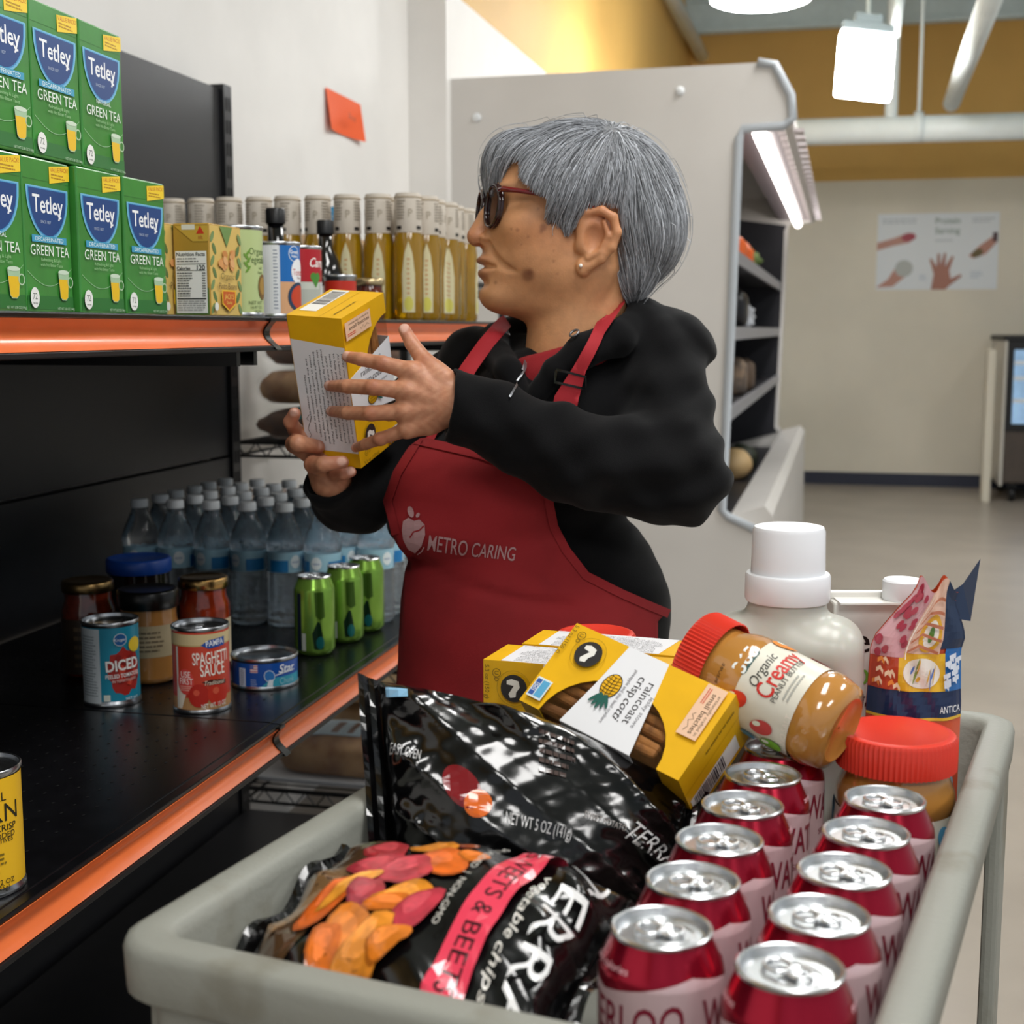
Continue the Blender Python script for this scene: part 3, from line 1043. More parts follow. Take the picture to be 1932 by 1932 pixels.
def bean_carton(loc, label, first=True, rot=0.0):
    t = thing('bean_carton', label, 'carton', loc, (0, 0, rot), group='bean cartons')
    mesh('carton', box(-BD, 0, 0, BW, 0, BH, .0012), M('bean_side', 'b9913a', .45), t)
    A = Art(plane_map((-BD, 0, 0), (1, 0, 0), (0, 0, 1)), lift=.0002)       # side facing the camera
    A.rect(.001, BD - .001, .001, BH - .002, 'b08a34')
    A.rect(.001, BD - .001, .001, BH * .3, '5d7a3c')
    A.poly([(.002, BH - .003), (BD - .001, BH - .003), (BD - .001, BH * .80), (BD * .55, BH * .80), (.002, BH * .97)], 'cda642')
    A.line([(.002, BH * .97), (BD * .55, BH * .80), (BD - .001, BH * .80)], .0008, '8a6a28')
    A.rect(BD * .25, BD * .62, BH * .93, BH * .985, 'e6e2d6')
    A.poly([(BD * .66, BH * .885), (BD * .88, BH * .885), (BD * .77, BH * .97)], 'cc3a22')
    A.text('lift', BD * .78, BH * .845, .0042, 'b05a28')
    A.rect(BD * .06, BD * .93, .003, BH * .70, 'f0efec')
    A.text('Nutrition Facts', BD * .49, BH * .665, .0042, '141414', width=BD * .80, bold=.02)
    A.lines(BD * .1, BD * .85, BH * .575, BH * .63, 2, '6a6a6a', seed=2)
    A.rect(BD * .09, BD * .90, BH * .555, BH * .563, '141414')
    A.text('Calories', BD * .28, BH * .515, .0036, '141414', bold=.02)
    A.text('120', BD * .77, BH * .52, .0055, '141414', bold=.02)
    A.rect(BD * .09, BD * .90, BH * .488, BH * .494, '141414')
    A.lines(BD * .1, BD * .55, BH * .20, BH * .475, 10, '5a5a5a', seed=3)
    A.lines(BD * .80, BD * .90, BH * .20, BH * .475, 10, '5a5a5a', seed=4, rag=.1)
    A.rect(BD * .09, BD * .90, BH * .178, BH * .190, '141414')
    A.lines(BD * .1, BD * .90, BH * .05, BH * .17, 5, '9a9a9a', seed=5, rag=.1)
    A.build('side_print', t)
    A = Art(plane_map((0, 0, 0), (0, 1, 0), (0, 0, 1)), lift=.0002)         # front
    A.rect(.001, BW - .001, .001, BH - .002, 'd8b866')
    for sx in (0, 1):
        for k in range(7):
            v_ = BH * (.08 + .13 * k)
            u_ = BW * (.08 if sx == 0 else .92)
            A.ell(u_ + (.005 if sx == 0 else -.005) * (k % 2), v_, .0035, .0075, '5f7a44' if k % 2 else '77915a', rot=(35 if (k % 2) ^ sx else -35))
    A.poly([(BW * .3, BH * .98), (BW * .7, BH * .98), (BW * .52, BH * .76)], '6f8f4e')
    rg_ = random.Random(2)
    for k in range(13):
        A.ell(BW * (.5 + rg_.uniform(-.2, .2)), BH * (.60 + rg_.uniform(-.08, .09)), .0065, .0045, rg_.choice(['d99a5c', 'c98646', 'e2ac74']), rot=rg_.uniform(-60, 60))
    A.text('Organic', BW * .5, BH * .44, .0075, '7d6a34', shear=.2, width=BW * .42)
    A.text('Pinto Beans', BW * .5, BH * .33, .0072, '553418', width=BW * .56)
    A.poly([(BW * .30, BH * .285), (BW * .74, BH * .285), (BW * .74, BH * .13), (BW * .52, BH * .05), (BW * .30, BH * .13)], 'f0c030')
    A.poly([(BW * .33, BH * .27), (BW * .71, BH * .27), (BW * .71, BH * .14), (BW * .52, BH * .07), (BW * .33, BH * .14)], 'c8591c')
    A.text("JACK'S", BW * .52, BH * .215, .0060, 'f6d468', width=BW * .30)
    A.text('Quality', BW * .52, BH * .15, .0035, 'f6d468')
    A.ell(BW * .12, BH * .10, .005, .005, 'e8e8e0')
    A.build('front_print', t)
    return t


bean_carton((-.722, 1.508, UZ + .0004), 'tan pinto bean carton showing its front beside green can', rot=-.02)
bean_carton((-.771, 1.482, UZ + .0004), 'tan pinto bean carton tucked between tea carton and its neighbour', rot=-.02)


def art_green(A, R, h):
    A.text('Organic', .020, h * .72, .0085, '4f6a34', width=.030)
    A.text('Vegetable', .020, h * .63, .0085, '4f6a34', width=.036)
    A.text('with', .024, h * .54, .0035, '6d7f4c')
    A.text('beans', .024, h * .49, .0035, '6d7f4c')
    for k in range(5):
        A.ell(.003 - .002 * (k % 2), h * (.52 + .045 * k), .0016, .0055, '6f9a3c', rot=40 if k % 2 else -40)
    A.ell(.028, h * .33, .010, .016, '7a5c2c')
    A.ell(.028, h * .34, .007, .011, 'a8843c')
    A.text('NET WT', .014, h * .155, .0042, '5b6a44')
    A.text('14.97 OZ', .015, h * .105, .0036, '5b6a44')
    A.text('(424g)', .017, h * .06, .0036, '5b6a44')


food_can('bean_can', 'pale green labelled can beside the pinto bean carton', (-.752, 1.648, UZ + .0003), .069, .113, M('pale_green_paper', 'b9c98c', .4, coat=.2), art_green, .35, band=(.01, .985))


def art_gv(A, R, h):
    A.rect(-.006, .05, h * .47, h * .95, '1f6cb8')
    A.rect(-.006, .05, h * .04, h * .47, 'd9a67c')
    A.rect(-.036, -.008, h * .04, h * .95, 'e4e6ea')
    A.lines(-.015, -.009, h * .1, h * .9, 18, '9098a8', seed=9)
    A.ell(.016, h * .84, .0098, .0105, 'e8eef4')
    A.ell(.016, h * .84, .0088, .0095, '1f6cb8')
    A.text('Great', .016, h * .865, .0045, 'f4f6f8', bold=.02)
    A.text('Value', .016, h * .81, .0035, 'f4f6f8', bold=.02)
    A.ell(.024, h * .61, .014, .017, 'f2f2f4')
    A.text('Tomato', .026, h * .60, .0085, 'c03828', width=.026)
    A.text('Soup', .026, h * .53, .0035, '8a5048')
    A.ell(.024, h * .27, .020, .020, '28405c')
    A.ell(.026, h * .27, .017, .016, 'cc4422')


food_can('soup_can', 'blue and white soup can between green and red cans', (-.752, 1.775, UZ + .0003), .067, .101, M('soup_paper', 'd8dce4', .4, coat=.2), art_gv, .35, band=(.02, .98))


def art_camp(A, R, h):
    A.rect(-.035, .06, h * .5, h * .96, 'b0202a')
    A.text('Camp', .022, h * .77, .0125, 'f2ece6', shear=.35, bold=.015, width=.034)
    A.ell(.011, h * .57, .0055, .006, '4c8a34')
    A.ell(.019, h * .57, .0055, .006, '4c8a34')
    A.poly([(.0055, h * .56), (.0245, h * .56), (.015, h * .42)], '4c8a34')
    A.rect(-.035, .06, h * .04, h * .40, 'b4b8ae')
    A.rect(.026, .05, h * .04, h * .5, 'dcdcdc')


food_can('soup_can', 'red and white soup can behind the blue soup can', (-.757, 1.868, UZ + .0003), .067, .101, M('soup_paper_red', 'c8ccc0', .4, coat=.2), art_camp, .35, band=(.02, .98))


def art_small(A, R, h):
    A.text('Coco', .012, h * .36, .0085, '281410', width=.026)
    A.ell(.014, h * .34, .016, .009, 'e8b02c')
    A.text('Coco', .014, h * .345, .0075, '6a2410', width=.022)


p = on_x(642, 560, -.80)
food_can('small_can', 'small red can with silver top on the upper shelf', (p.x, p.y, UZ + .0003), .055, .072, M('small_red_paper', 'c8301c', .4, coat=.2), art_small, .1, band=(.02, .86))
p = on_x(678, 560, -.83)
jar('sauce_jar', 'small dark jar with gold lid beside the small red can', (p.x, p.y, UZ + .0003), .022, .072, brown_m, M('pale_gold_lid', 'c8b48a', .3, metal=.9), lidh=.012)
p = on_x(699, 560, -.80)
jar('sauce_jar', 'small dark jar with gold lid beside the oil bottles', (p.x, p.y, UZ + .0003), .024, .072, brown_m, M('pale_gold_lid'), lidh=.012)


def neck_bottle(name, label, p, R, Hh, glass, capm, sh=.62):
    t = thing(name, label, 'bottle', p)
    mesh('bottle_body', lathe([(.001, 0), (R * .9, 0), (R, .006), (R, Hh * sh * .8), (R * .8, Hh * sh), (R * .42, Hh * (sh + .14)), (R * .40, Hh * .90), (.001, Hh * .90)], 28, cap=False), glass, t, smooth=True)
    mesh('cap', lathe([(R * .46, Hh * .86), (R * .5, Hh * .865), (R * .5, Hh * .985), (R * .45, Hh), (.001, Hh)], 20, cap=False), capm, t, sharp=40)
    mesh('paper_label', lathe([(R + .0003, Hh * .1), (R + .0003, Hh * .34)], 28, cap=False), ink('c8c4bc'), t, smooth=True)
    return t


p = on_x(523, 560, -.93)
neck_bottle('sauce_bottle', 'black wine-shaped bottle behind the blue soup can', (p.x, p.y, UZ + .0003), .033, .185, M('black_glass', '0a0a0c', .1, coat=.5), M('black_cap', '101012', .35), sh=.5)
p = on_x(616, 560, -.88)
neck_bottle('soy_sauce_bottle', 'dark sauce bottle with clear neck behind the small red can', (p.x, p.y, UZ + .0003), .030, .172, M('soy_glass', '120b09', .08, coat=.8), M('dark_cap', '1b1c1e', .4), sh=.58)

# tall oil bottles with paper sleeves over their tops
oil_m = M('oil_glass', 'd0a012', .05, coat=1.0, trans=.55, ior=1.4)
sleeve_m = M('paper_sleeve', 'd5cbbd', .6)
ob = thing('oil_bottle', 'bottle of yellow oil with beige paper sleeve over its top', 'bottle', (-.9, 2.2, UZ), group='oil bottles on the upper shelf')
R_ = .0270
mesh('bottle_body', lathe([(R_, .060), (R_, .112), (R_ * .9, .128), (R_ * .86, .134)], 28, cap=False), oil_m, ob, smooth=True)
mesh('bottle_foot', lathe([(.001, 0), (R_ * .9, 0), (R_, .005), (R_, .060)], 28, cap=False), oil_m, ob, smooth=True)
sl = mesh('paper_sleeve', lathe([(R_ * .90, .131), (R_ * .92, .132), (R_ * .88, .186), (R_ * .82, .190), (.001, .190)], 28, cap=False), sleeve_m, ob, sharp=40)
A = Art(cyl_map(R_ * .9, rfun=lambda v: R_ * (.92 - .04 * (v - .132) / .054)), cut=(.004, None), lift=.0003)
for k in range(4):
    u0 = -.06 + k * .038
    A.lines(u0, u0 + .018, .150, .180, 7, '8f8474', seed=k)
    A.rect(u0, u0 + .010, .136, .141, '241f1c')
    A.text('P', u0 + .026, .160, .012, 'a89c88')
A.rect(-.08, .08, .183, .1845, 'b09c7c')
A.build('sleeve_print', sl)
A = Art(cyl_map(R_), cut=(.004, None), lift=.0003)
for u0 in (-.045, .0, .045):
    A.poly([(u0 - .011, .012), (u0 + .011, .012), (u0 + .0115, .07), (u0 + .007, .10), (u0, .118), (u0 - .007, .10), (u0 - .0115, .07)], 'd8d0a8')
    A.lines(u0 - .003, u0 + .003, .03, .095, 9, 'c89868', seed=4)
    A.ell(u0, .025, .008, .011, 'd6cf60')
A.build('label_print', ob)
spots = [(-.762 - .0575 * k, 2.40 + .004 * (k % 2)) for k in range(9)]
for k in range(5):
    spots += [(-.748 - .006 * (k % 2), 2.462 + k * .066), (-.812, 2.470 + k * .066)]
rg = random.Random(9)
for k, (X, Y) in enumerate(spots):
    if k == 0:
        ob.location = (X, Y, UZ + .0004)
        ob.scale = (1, 1, 1.18)
        ob.rotation_euler[2] = face_cam((X, Y))
    else:
        clone(ob, (X, Y, UZ + .0004), face_cam((X, Y)) + rg.uniform(-.5, .5))
# dark round lid seen over the bean cartons
p = on_x(408, 560, -.87)
jar('dark_jar', 'wide jar with shiny black lid behind the bean cartons', (p.x, p.y, UZ + .0003), .036, .126, M('dark_glass'), M('black_lid'), lidh=.018)
# ================================================================ open refrigerated case beyond the shelving
CY0, CY1 = 4.35, 8.3


def cp(x, y):
    q = on_y(x, y, CY0)
    return (q.x, q.z)


case_m = M('case_enamel', 'd6d2cd', .38, vary=.03, vscale=4)
trim_g = M('case_grey_trim', 'b4bac0', .35)
inside_m = M('case_interior', '26262c', .45, vary=.1, vscale=8)
xl = cp(822, 300)[0]
fr = cp(1428, 1000)[0]
outline = [cp(828, 150), cp(1430, 118), cp(1462, 122), cp(1492, 180), cp(1496, 222), cp(1478, 238), cp(1402, 243), cp(1394, 262), cp(1380, 600), cp(1362, 962), cp(1374, 975), (fr, cp(1428, 1000)[1]), (fr + .03, .35), (fr, .02), (xl, .02)]
case = thing('refrigerated_case', 'white open-front refrigerated store case with lit canopy', 'refrigerator', (xl, CY0, 0))
OC = Vector((xl, CY0, 0))


def cl(vf):
    return xf(vf, Matrix.Translation(-OC))


mesh('end_panel', cl(prism(outline, CY0, CY0 + .05, 'y')), case_m, case)
mesh('end_panel', cl(prism(outline, CY1 - .05, CY1, 'y')), case_m, case)
# grey edge bead round the opening and canopy of the near panel
bead = [Vector((x, CY0 - .002, z)) for x, z in outline[1:12]]
mesh('edge_trim', cl(tube(bead, .014, 8)), trim_g, case, smooth=True)
mesh('end_liner', cl(prism([(x - .02, z - .01) for x, z in outline[6:11]] + [(xl + .1, .4), (xl + .1, 1.95)], CY1 - .06, CY1 - .051, 'y')), inside_m, case)
mesh('back_wall', cl(box(xl, xl + .08, CY0 + .05, CY1 - .05, .05, 2.0)), inside_m, case)
ctop = cp(1430, 118)[1]
cx0, cz0 = cp(1402, 243)
cx1, cz1 = cp(1494, 225)
mesh('roof', cl(box(xl, cp(1462, 122)[0], CY0 + .05, CY1 - .05, ctop - .05, ctop - .01)), case_m, case)
mesh('fascia', cl(prism([cp(1430, 120), cp(1462, 124), cp(1492, 181), cp(1496, 222), cp(1478, 236), cp(1474, 225), cp(1480, 185), cp(1455, 135)], CY0 + .05, CY1 - .05, 'y')), case_m, case)
canopy = mesh('canopy_underside', cl(box(cx0 - .06, cx1 - .03, CY0 + .05, CY1 - .05, cz0 + .02, cz0 + .05)), M('canopy_liner', '6e6468', .4), case)
mesh('light_tube', cl(tube([(cx0 + .045, CY0 + .06, cz0 - .005), (cx0 + .045, CY1 - .08, cz0 - .005)], .021, 12)), M('tube_glow', 'fffaf4', .4, emit=7.0), case, smooth=True)
for k in range(22):
    for j in range(2):
        yy = CY0 + .18 + k * .17
        mesh('vent', cl(box(cx0 + .095 + j * .05, cx0 + .125 + j * .05, yy, yy + .09, cz0 + .012, cz0 + .0205)), M('vent_white', 'c9bfc0', .5), canopy)
# lower well with slanted white front
sx, sz = cp(1376, 975)
mesh('front_bumper', cl(prism([(sx, sz), (fr + .02, sz + .03), (fr + .045, sz), (fr + .05, .1), (fr, .02), (sx - .1, .02)], CY0 + .05, CY1 - .05, 'y')), case_m, case)
mesh('well_deck', cl(box(xl + .08, sx, CY0 + .05, CY1 - .05, sz - .14, sz - .10)), inside_m, case)
SXF = cp(1372, 600)[0] - .02
for i, (z, dd) in enumerate(((.97, 0), (1.24, 0), (1.50, 0))):
    sh = mesh('shelf', cl(box(xl + .08, SXF + dd, CY0 + .06, CY1 - .06, z - .02, z)), inside_m, case)
    mesh('price_rail', cl(box(SXF + dd, SXF + dd + .012, CY0 + .06, CY1 - .06, z - .035, z + .01)), M('rail_grey', '8a8a90', .35), sh)
for x_, y_ in ((1283, 172), (900, 222)):
    q = on_y(x_, y_, CY0)
    mesh('panel_plug', cl(xf(lathe([(.014, 0), (.014, .004), (.009, .008), (.001, .009)], 16, cap=False), Matrix.Translation((q.x, CY0 - .001, q.z)) @ Matrix.Rotation(math.pi / 2, 4, 'X'))), cap_m, case, smooth=True)


def blob(name, label, cat, p, rx, ry, rz, mat, seed=0, lump=.1, n=20, sq=1.0, group=None, art=None, rot=0):
    """lumpy rounded body resting on p"""
    t = thing(name, label, cat, p, (0, 0, rot), group=group)
    v, f = blob_vf(rx, ry, rz, seed, lump, n, sq)
    mesh('skin' if cat in ('squash', 'melon', 'pepper') else 'wrapped_loaf', (v, f), mat, t, smooth=True)
    return t


# produce in the case
zs = (.95, 1.24, 1.52)


def prod(X, Y, z, label, cat, name, r, mat, seed, sq=1.0, lump=.06, rzk=.9):
    if z > .9:
        X = SXF - r * (1 + lump) - .004          # fully behind the price rail
    blob(name, label, cat, (X, Y, z + .0006), r, r, r * rzk, mat, seed, lump, 16, sq)


X1 = SXF - .075
pep = M('orange_pepper', 'ee6a22', .35, vary=.1)
prod(X1, 5.75, 1.50, 'orange pepper bunch on the upper case shelf near its end panel', 'pepper', 'orange_pepper', .08, pep, 2, lump=.2)
prod(X1 + .01, 6.2, 1.50, 'orange pepper beside the leafy greens in the case', 'pepper', 'orange_pepper', .07, pep, 5, lump=.2)
green_m = M('leaf_green', '4c6a2c', .6, col2='8a9a58', vscale=30)
prod(X1, 6.7, 1.50, 'leafy green bunch behind the orange peppers in the case', 'greens', 'leafy_bunch', .075, green_m, 8, lump=.3)
prod(X1 - .01, 5.8, 1.24, 'dark wrapped loaf bag on the middle case shelf', 'bag', 'produce_bag', .10, M('dark_bag', '1c1a1c', .3), 4, sq=.7)
prod(X1 + .01, 6.3, 1.24, 'white wrapped bag on the middle case shelf', 'bag', 'produce_bag', .07, M('white_bag', 'c9ccd2', .3), 9, sq=.8, lump=.2)
prod(X1 + .02, 5.8, .97, 'tan paper bag on the bottom case shelf', 'bag', 'paper_bag', .09, M('tan_bag', '8a7460', .6, col2='544a44', vscale=18), 6, sq=.5)
prod(X1 + .02, 6.3, .97, 'brown paper bag on the bottom case shelf', 'bag', 'paper_bag', .08, M('brown_bag', '5c4a3c', .6), 12, sq=.5)
q = on_x(1384, 895, sx - .14)
prod(q.x, q.y, sz - .10, 'round beige squash in the lower well of the case', 'squash', 'beige_squash', .085, M('squash_skin', 'd8b684', .5, vary=.06), 3, lump=.03)
prod(q.x + .01, q.y + .35, sz - .10, 'dark green squash in the lower well of the case', 'squash', 'green_squash', .08, M('dark_squash', '2c3226', .5), 7, lump=.05)

# ================================================================ wire rack with bread beyond the shelving
rk = thing('wire_rack', 'black wire rack holding bagged bread against the wall', 'rack', (-1.2, 3.35, 0))
RX0, RX1, RY0, RY1 = -1.338, -.93, 2.90, 3.80
OR = Vector((-1.2, 3.35, 0))
wire_m = M('rack_wire', '1e1e20', .4, metal=.4)


def rl(vf):
    return xf(vf, Matrix.Translation(-OR))


for X in (RX0, RX1):
    for Y in (RY0, RY1):
        mesh('post', rl(tube([(X, Y, 0), (X, Y, 1.42)], .013, 10)), wire_m, rk, smooth=True)
RZ = (.17, .47, .985, 1.36)
for z in RZ:
    parts_ = [tube([(RX0, RY0, z), (RX1, RY0, z), (RX1, RY1, z), (RX0, RY1, z)], .004, 6, True), tube([(RX0, RY0, z - .03), (RX1, RY0, z - .03), (RX1, RY1, z - .03), (RX0, RY1, z - .03)], .004, 6, True)]
    zig = []
    for k in range(17):
        zig.append((RX0 + (RX1 - RX0) * k / 16, RY0, z - (.03 if k % 2 else 0)))
    parts_.append(tube(zig, .0025, 5))
    zig = [(RX1, RY0 + (RY1 - RY0) * k / 30, z - (.03 if k % 2 else 0)) for k in range(31)]
    parts_.append(tube(zig, .0025, 5))
    for k in range(30):
        yy = RY0 + (RY1 - RY0) * (k + .5) / 30
        parts_.append(tube([(RX0, yy, z), (RX1, yy, z)], .002, 4))
    mesh('wire_shelf', rl(join(*parts_)), wire_m, rk, kind='stuff')


def bread(X, Y, z, L_, W_, Hh, mat, label, seed, sticker=None, tray=False, rot=0, group=None):
    t = thing('bread_bag', label, 'bread', (X, Y, z + .0045), (0, 0, rot), group=group)
    h0 = 0.0
    if tray:
        mesh('tray', join(box(-L_ - .01, L_ + .01, -W_ - .01, W_ + .01, 0, .008, .003), box(-L_ - .015, L_ + .015, -W_ - .015, W_ + .015, .008, .014, .002)), M('tray_white', 'c8c8ca', .35), t)
        h0 = .0145
    v, f = blob_vf(L_, W_, Hh, seed, .07, 20, .72, flat=.75)
    mesh('loaf', ([(p[0], p[1], p[2] + h0) for p in v], f), mat, t, smooth=True)
    hh = Hh * 1.75
    # plastic wrap knotted at one end
    v, f = blob_vf(L_ * 1.07, W_ * 1.07, Hh * 1.08, seed + 20, .09, 18, .75, flat=.72)
    mesh('plastic_wrap', ([(p[0] + .0, p[1], p[2] + h0 - .0005) for p in v], f), M('bread_film', 'e8ecef', .08, trans=.0, alpha=.09, bump=.8, bscale=40, dist=.01), t, smooth=True)
    if sticker:
        A = Art(plane_map((0, 0, 0), (1, 0, 0), (0, 1, 0)))

        def onl(u, v_, d):
            k = max(0, 1 - (abs(u) / (L_ * 1.07)) ** 3 - (abs(v_) / (W_ * 1.07)) ** 3)
            return (u, v_, h0 + hh * 1.02 * k ** .4 + .004 + d)
        A.fmap = onl
        A.cut = (.012, .012)
        sticker(A, L_, W_)
        A.build('sticker', t)
    return t


crust = M('bread_crust', '8a5c34', .6, col2='b58a58', vscale=14)
dark_crust = M('dark_bread', '5a3a26', .6, col2='7a5234', vscale=14)
pale = M('pale_bread', 'b48a52', .6, col2='c8a878', vscale=14)
teal_p = '1c8a88'


def st_teal(A, L_, W_):
    A.rect(-L_ * .4, L_ * .35, -W_ * .95, -W_ * .2, teal_p)
    A.rect(-L_ * .4, L_ * .35, W_ * .0, W_ * .8, teal_p)


def st_grey(A, L_, W_):
    A.rect(-L_ * .5, L_ * .2, -W_ * .6, W_ * .5, '9fb0b8')
    A.rect(-L_ * .22, -L_ * .12, -W_ * .5, W_ * .2, '6a4a3a')
    A.rect(L_ * .0, L_ * .08, -W_ * .5, W_ * .2, '6a4a3a')
    A.ell(L_ * .62, -W_ * .25, .018, .018, 'ecd21c')


q = on_y(495, 845, 3.05)
bread(-1.145, 3.02, RZ[2], .17, .085, .042, dark_crust, 'dark bread loaf in bag with two teal bands on rack', 1, st_teal)
bread(-1.16, 3.03, RZ[2] + .082, .16, .075, .045, crust, 'brown bread loaf bag lying on the teal banded loaf', 2)
bread(-1.15, 3.05, RZ[2] + .170, .16, .075, .04, dark_crust, 'uppermost dark bread bag of the stack on the rack', 3)
bread(-1.10, 3.22, RZ[2], .13, .08, .07, M('green_bag', '2f9a3a', .35, col2='9ac06a', vscale=12), 'bright green printed bread bag behind the teal banded loaf', 4)
for k, (Y, X, m_, lb) in enumerate(((3.06, -1.12, crust, 'wrapped loaf with grey sticker and yellow dot on the lowest rack shelf'), (3.34, -1.12, pale, 'pale wrapped loaf behind the stickered loaf on the lowest shelf'), (3.62, -1.12, crust, 'brown wrapped loaf at the far end of the lowest rack shelf'))):
    bread(X, Y, RZ[0], .19, .105, .055, m_, lb, 10 + k, st_grey if k == 0 else None, tray=True)
bread(-1.13, 3.30, RZ[0] + .125, .17, .09, .05, pale, 'pale loaf lying on the lowest shelf stack', 15)
bread(-1.13, 3.08, RZ[1], .18, .085, .055, M('white_bread_bag', 'a8a8a4', .3, col2='8a6a48', vscale=10), 'white printed bread bag on the second rack shelf', 16)
bread(-1.12, 3.32, RZ[1], .16, .085, .055, crust, 'brown bread bag in the middle of the second rack shelf', 17)
bread(-1.10, 3.57, RZ[1], .15, .085, .06, M('blue_bread_bag', '3c6aa8', .3, col2='b4a488', vscale=9), 'blue printed bread bag on the second rack shelf', 18)
# twisted bag top and blue price tag on the rack's top shelf
bread(-1.20, 3.10, RZ[3], .12, .08, .055, pale, 'brown bread bag on the top rack shelf under the blue tag', 19)
t = thing('price_tag', 'bright blue tag standing on the bread bag on top rack shelf', 'tag', (-1.14, 3.08, RZ[3] + .1))
gx = [(.001 * math.sin(i), -.0, 0) for i in range(2)]
mesh('card', (([(-.045 + .09 * i / 6, -.004 * math.cos(i * .8), z + .012 * math.sin(i * .5)) for z in (0, .055) for i in range(7)]), [(i, i + 1, i + 8, i + 7) for i in range(6)]), M('blue_tag', '2aa0d8', .4), t, smooth=True)
A = Art(plane_map((0, -.006, 0), (1, 0, 0), (0, 0, 1)))
A.lines(-.03, .03, .015, .045, 3, 'b8dcee', seed=3)
A.build('card_print', t)
t = thing('twisted_bag_neck', 'twisted brown paper bag neck beside the blue tag', 'bag', (-1.27, 3.07, RZ[3] + .09))
mesh('paper', lathe([(.034, 0), (.02, .03), (.009, .05), (.016, .07), (.005, .085)], 10), M('kraft', 'b08a60', .6), t, smooth=True)
bread(-1.08, 3.40, RZ[3], .12, .09, .06, M('red_white_bag', 'd8d0cc', .35, col2='c05048', vscale=9, ramp=(.52, .6)), 'white and red printed bag on the top rack shelf', 22)
bread(-1.10, 3.64, RZ[3], .12, .09, .06, M('clear_bag', 'd8d8d2', .3, col2='7a9a5a', vscale=9, ramp=(.55, .65)), 'clear and green printed bag at the end of the top rack shelf', 23)

# ================================================================ low display cooler by the far wall
b0 = on_z(1888, 948, 0)
ck = thing('display_cooler', 'low black display cooler with blue lit glass on casters', 'cooler', (b0.x, b0.y, 0))
mesh('body', box(0, .75, 0, .9, .14, .52, .01), M('cooler_brown', '4a4038', .5, vary=.1), ck)
mesh('side_panel', box(-.02, .0, -.01, .9, .12, 1.17, .004), M('cooler_silver', 'c9c4ba', .3), ck)
fr_ = mesh('window_frame', join(box(0, .045, -.012, .02, .52, 1.16), box(.045, .75, -.012, .02, 1.10, 1.16), box(.045, .75, -.012, .02, .52, .57)), dark_m, ck)
mesh('glass', box(.045, .75, .0, .008, .57, 1.10), M('cooler_glass', '9fc4e8', .08, emit=.35, vary=.3, vscale=5), ck)
for z in (.72, .88, .99):
    mesh('inner_shelf', box(.05, .74, -.002, .0, z, z + .03), M('shelf_white', 'dfe6ee', .4), ck)
mesh('top', box(-.03, .77, -.02, .92, 1.16, 1.20, .008), dark_m, ck)
for X in (.08, .66):
    for Y in (.08, .8):
        cc = mesh('caster', xf(lathe([(.05, -.018), (.055, -.01), (.055, .01), (.05, .018)], 16), Matrix.Translation((X, Y, .0555)) @ Matrix.Rotation(math.pi / 2, 4, 'Y')), dark_m, ck, sharp=40)
        mesh('caster_fork', box(X - .03, X + .03, Y - .02, Y + .02, .10, .14), wire_m, cc)
mesh('wall_bumper', box(-.14, -.08, -.05, .1, 0, 1.1, .01), M('cream_post', 'd4ccba', .5), None, label='cream square post standing beside the low display cooler', cat='post').location = (b0.x, b0.y, 0)
# ================================================================ the person: organic surfaces from distance fields
PK_D = 1.62
PK = PK_D / F_PX                      # metres per photo pixel at the person's distance
PO = at(1050, 700, PK_D)
PWv = (CAMP - PO).normalized()        # towards the camera
PU = (C_R - PWv * C_R.dot(PWv)).normalized()
PV = PWv.cross(PU).normalized() * -1  # downwards
if PV.z > 0:
    PV = -PV


def loc2w(L):
    return PO + (PU * L[0] + PV * L[1] + PWv * L[2]) * PK


def w2loc(P):
    d = P - PO
    return np.array([d.dot(PU), d.dot(PV), d.dot(PWv)]) / PK


def Q(x, y, Z):
    """the point seen at pixel (x, y) that lies Z units nearer than the person's middle plane"""
    r = rd(x, y)
    s = (PO + PWv * (Z * PK) - CAMP).dot(PWv) / r.dot(PWv)
    return w2loc(CAMP + r * s)


def qz(Z):
    return 1 - Z * PK / PK_D


def smin(a, b, k):
    h = np.clip(.5 + .5 * (b - a) / k, 0, 1)
    return b + (a - b) * h - k * h * (1 - h)


def smax(a, b, k):
    return -smin(-a, -b, k)


def ell_d(P, c, r, R3=None):
    q = P - np.asarray(c, np.float32)
    if R3 is not None:
        q = q @ R3
    r = np.asarray(r, np.float32)
    k0 = np.sqrt(((q / r) ** 2).sum(-1)) + 1e-9
    k1 = np.sqrt(((q / (r * r)) ** 2).sum(-1)) + 1e-9
    return k0 * (k0 - 1) / k1


def cone_d(P, a, b, ra, rb):
    a, b = np.asarray(a, np.float32), np.asarray(b, np.float32)
    ba = b - a
    h = np.clip(((P - a) @ ba) / (ba @ ba), 0, 1)
    return np.sqrt(((P - a - h[..., None] * ba) ** 2).sum(-1)) - (ra + (rb - ra) * h)


def chain_d(P, pts, rs, k=4):
    d = None
    for i in range(len(pts) - 1):
        e = cone_d(P, pts[i], pts[i + 1], rs[i], rs[i + 1])
        d = e if d is None else smin(d, e, k)
    return d


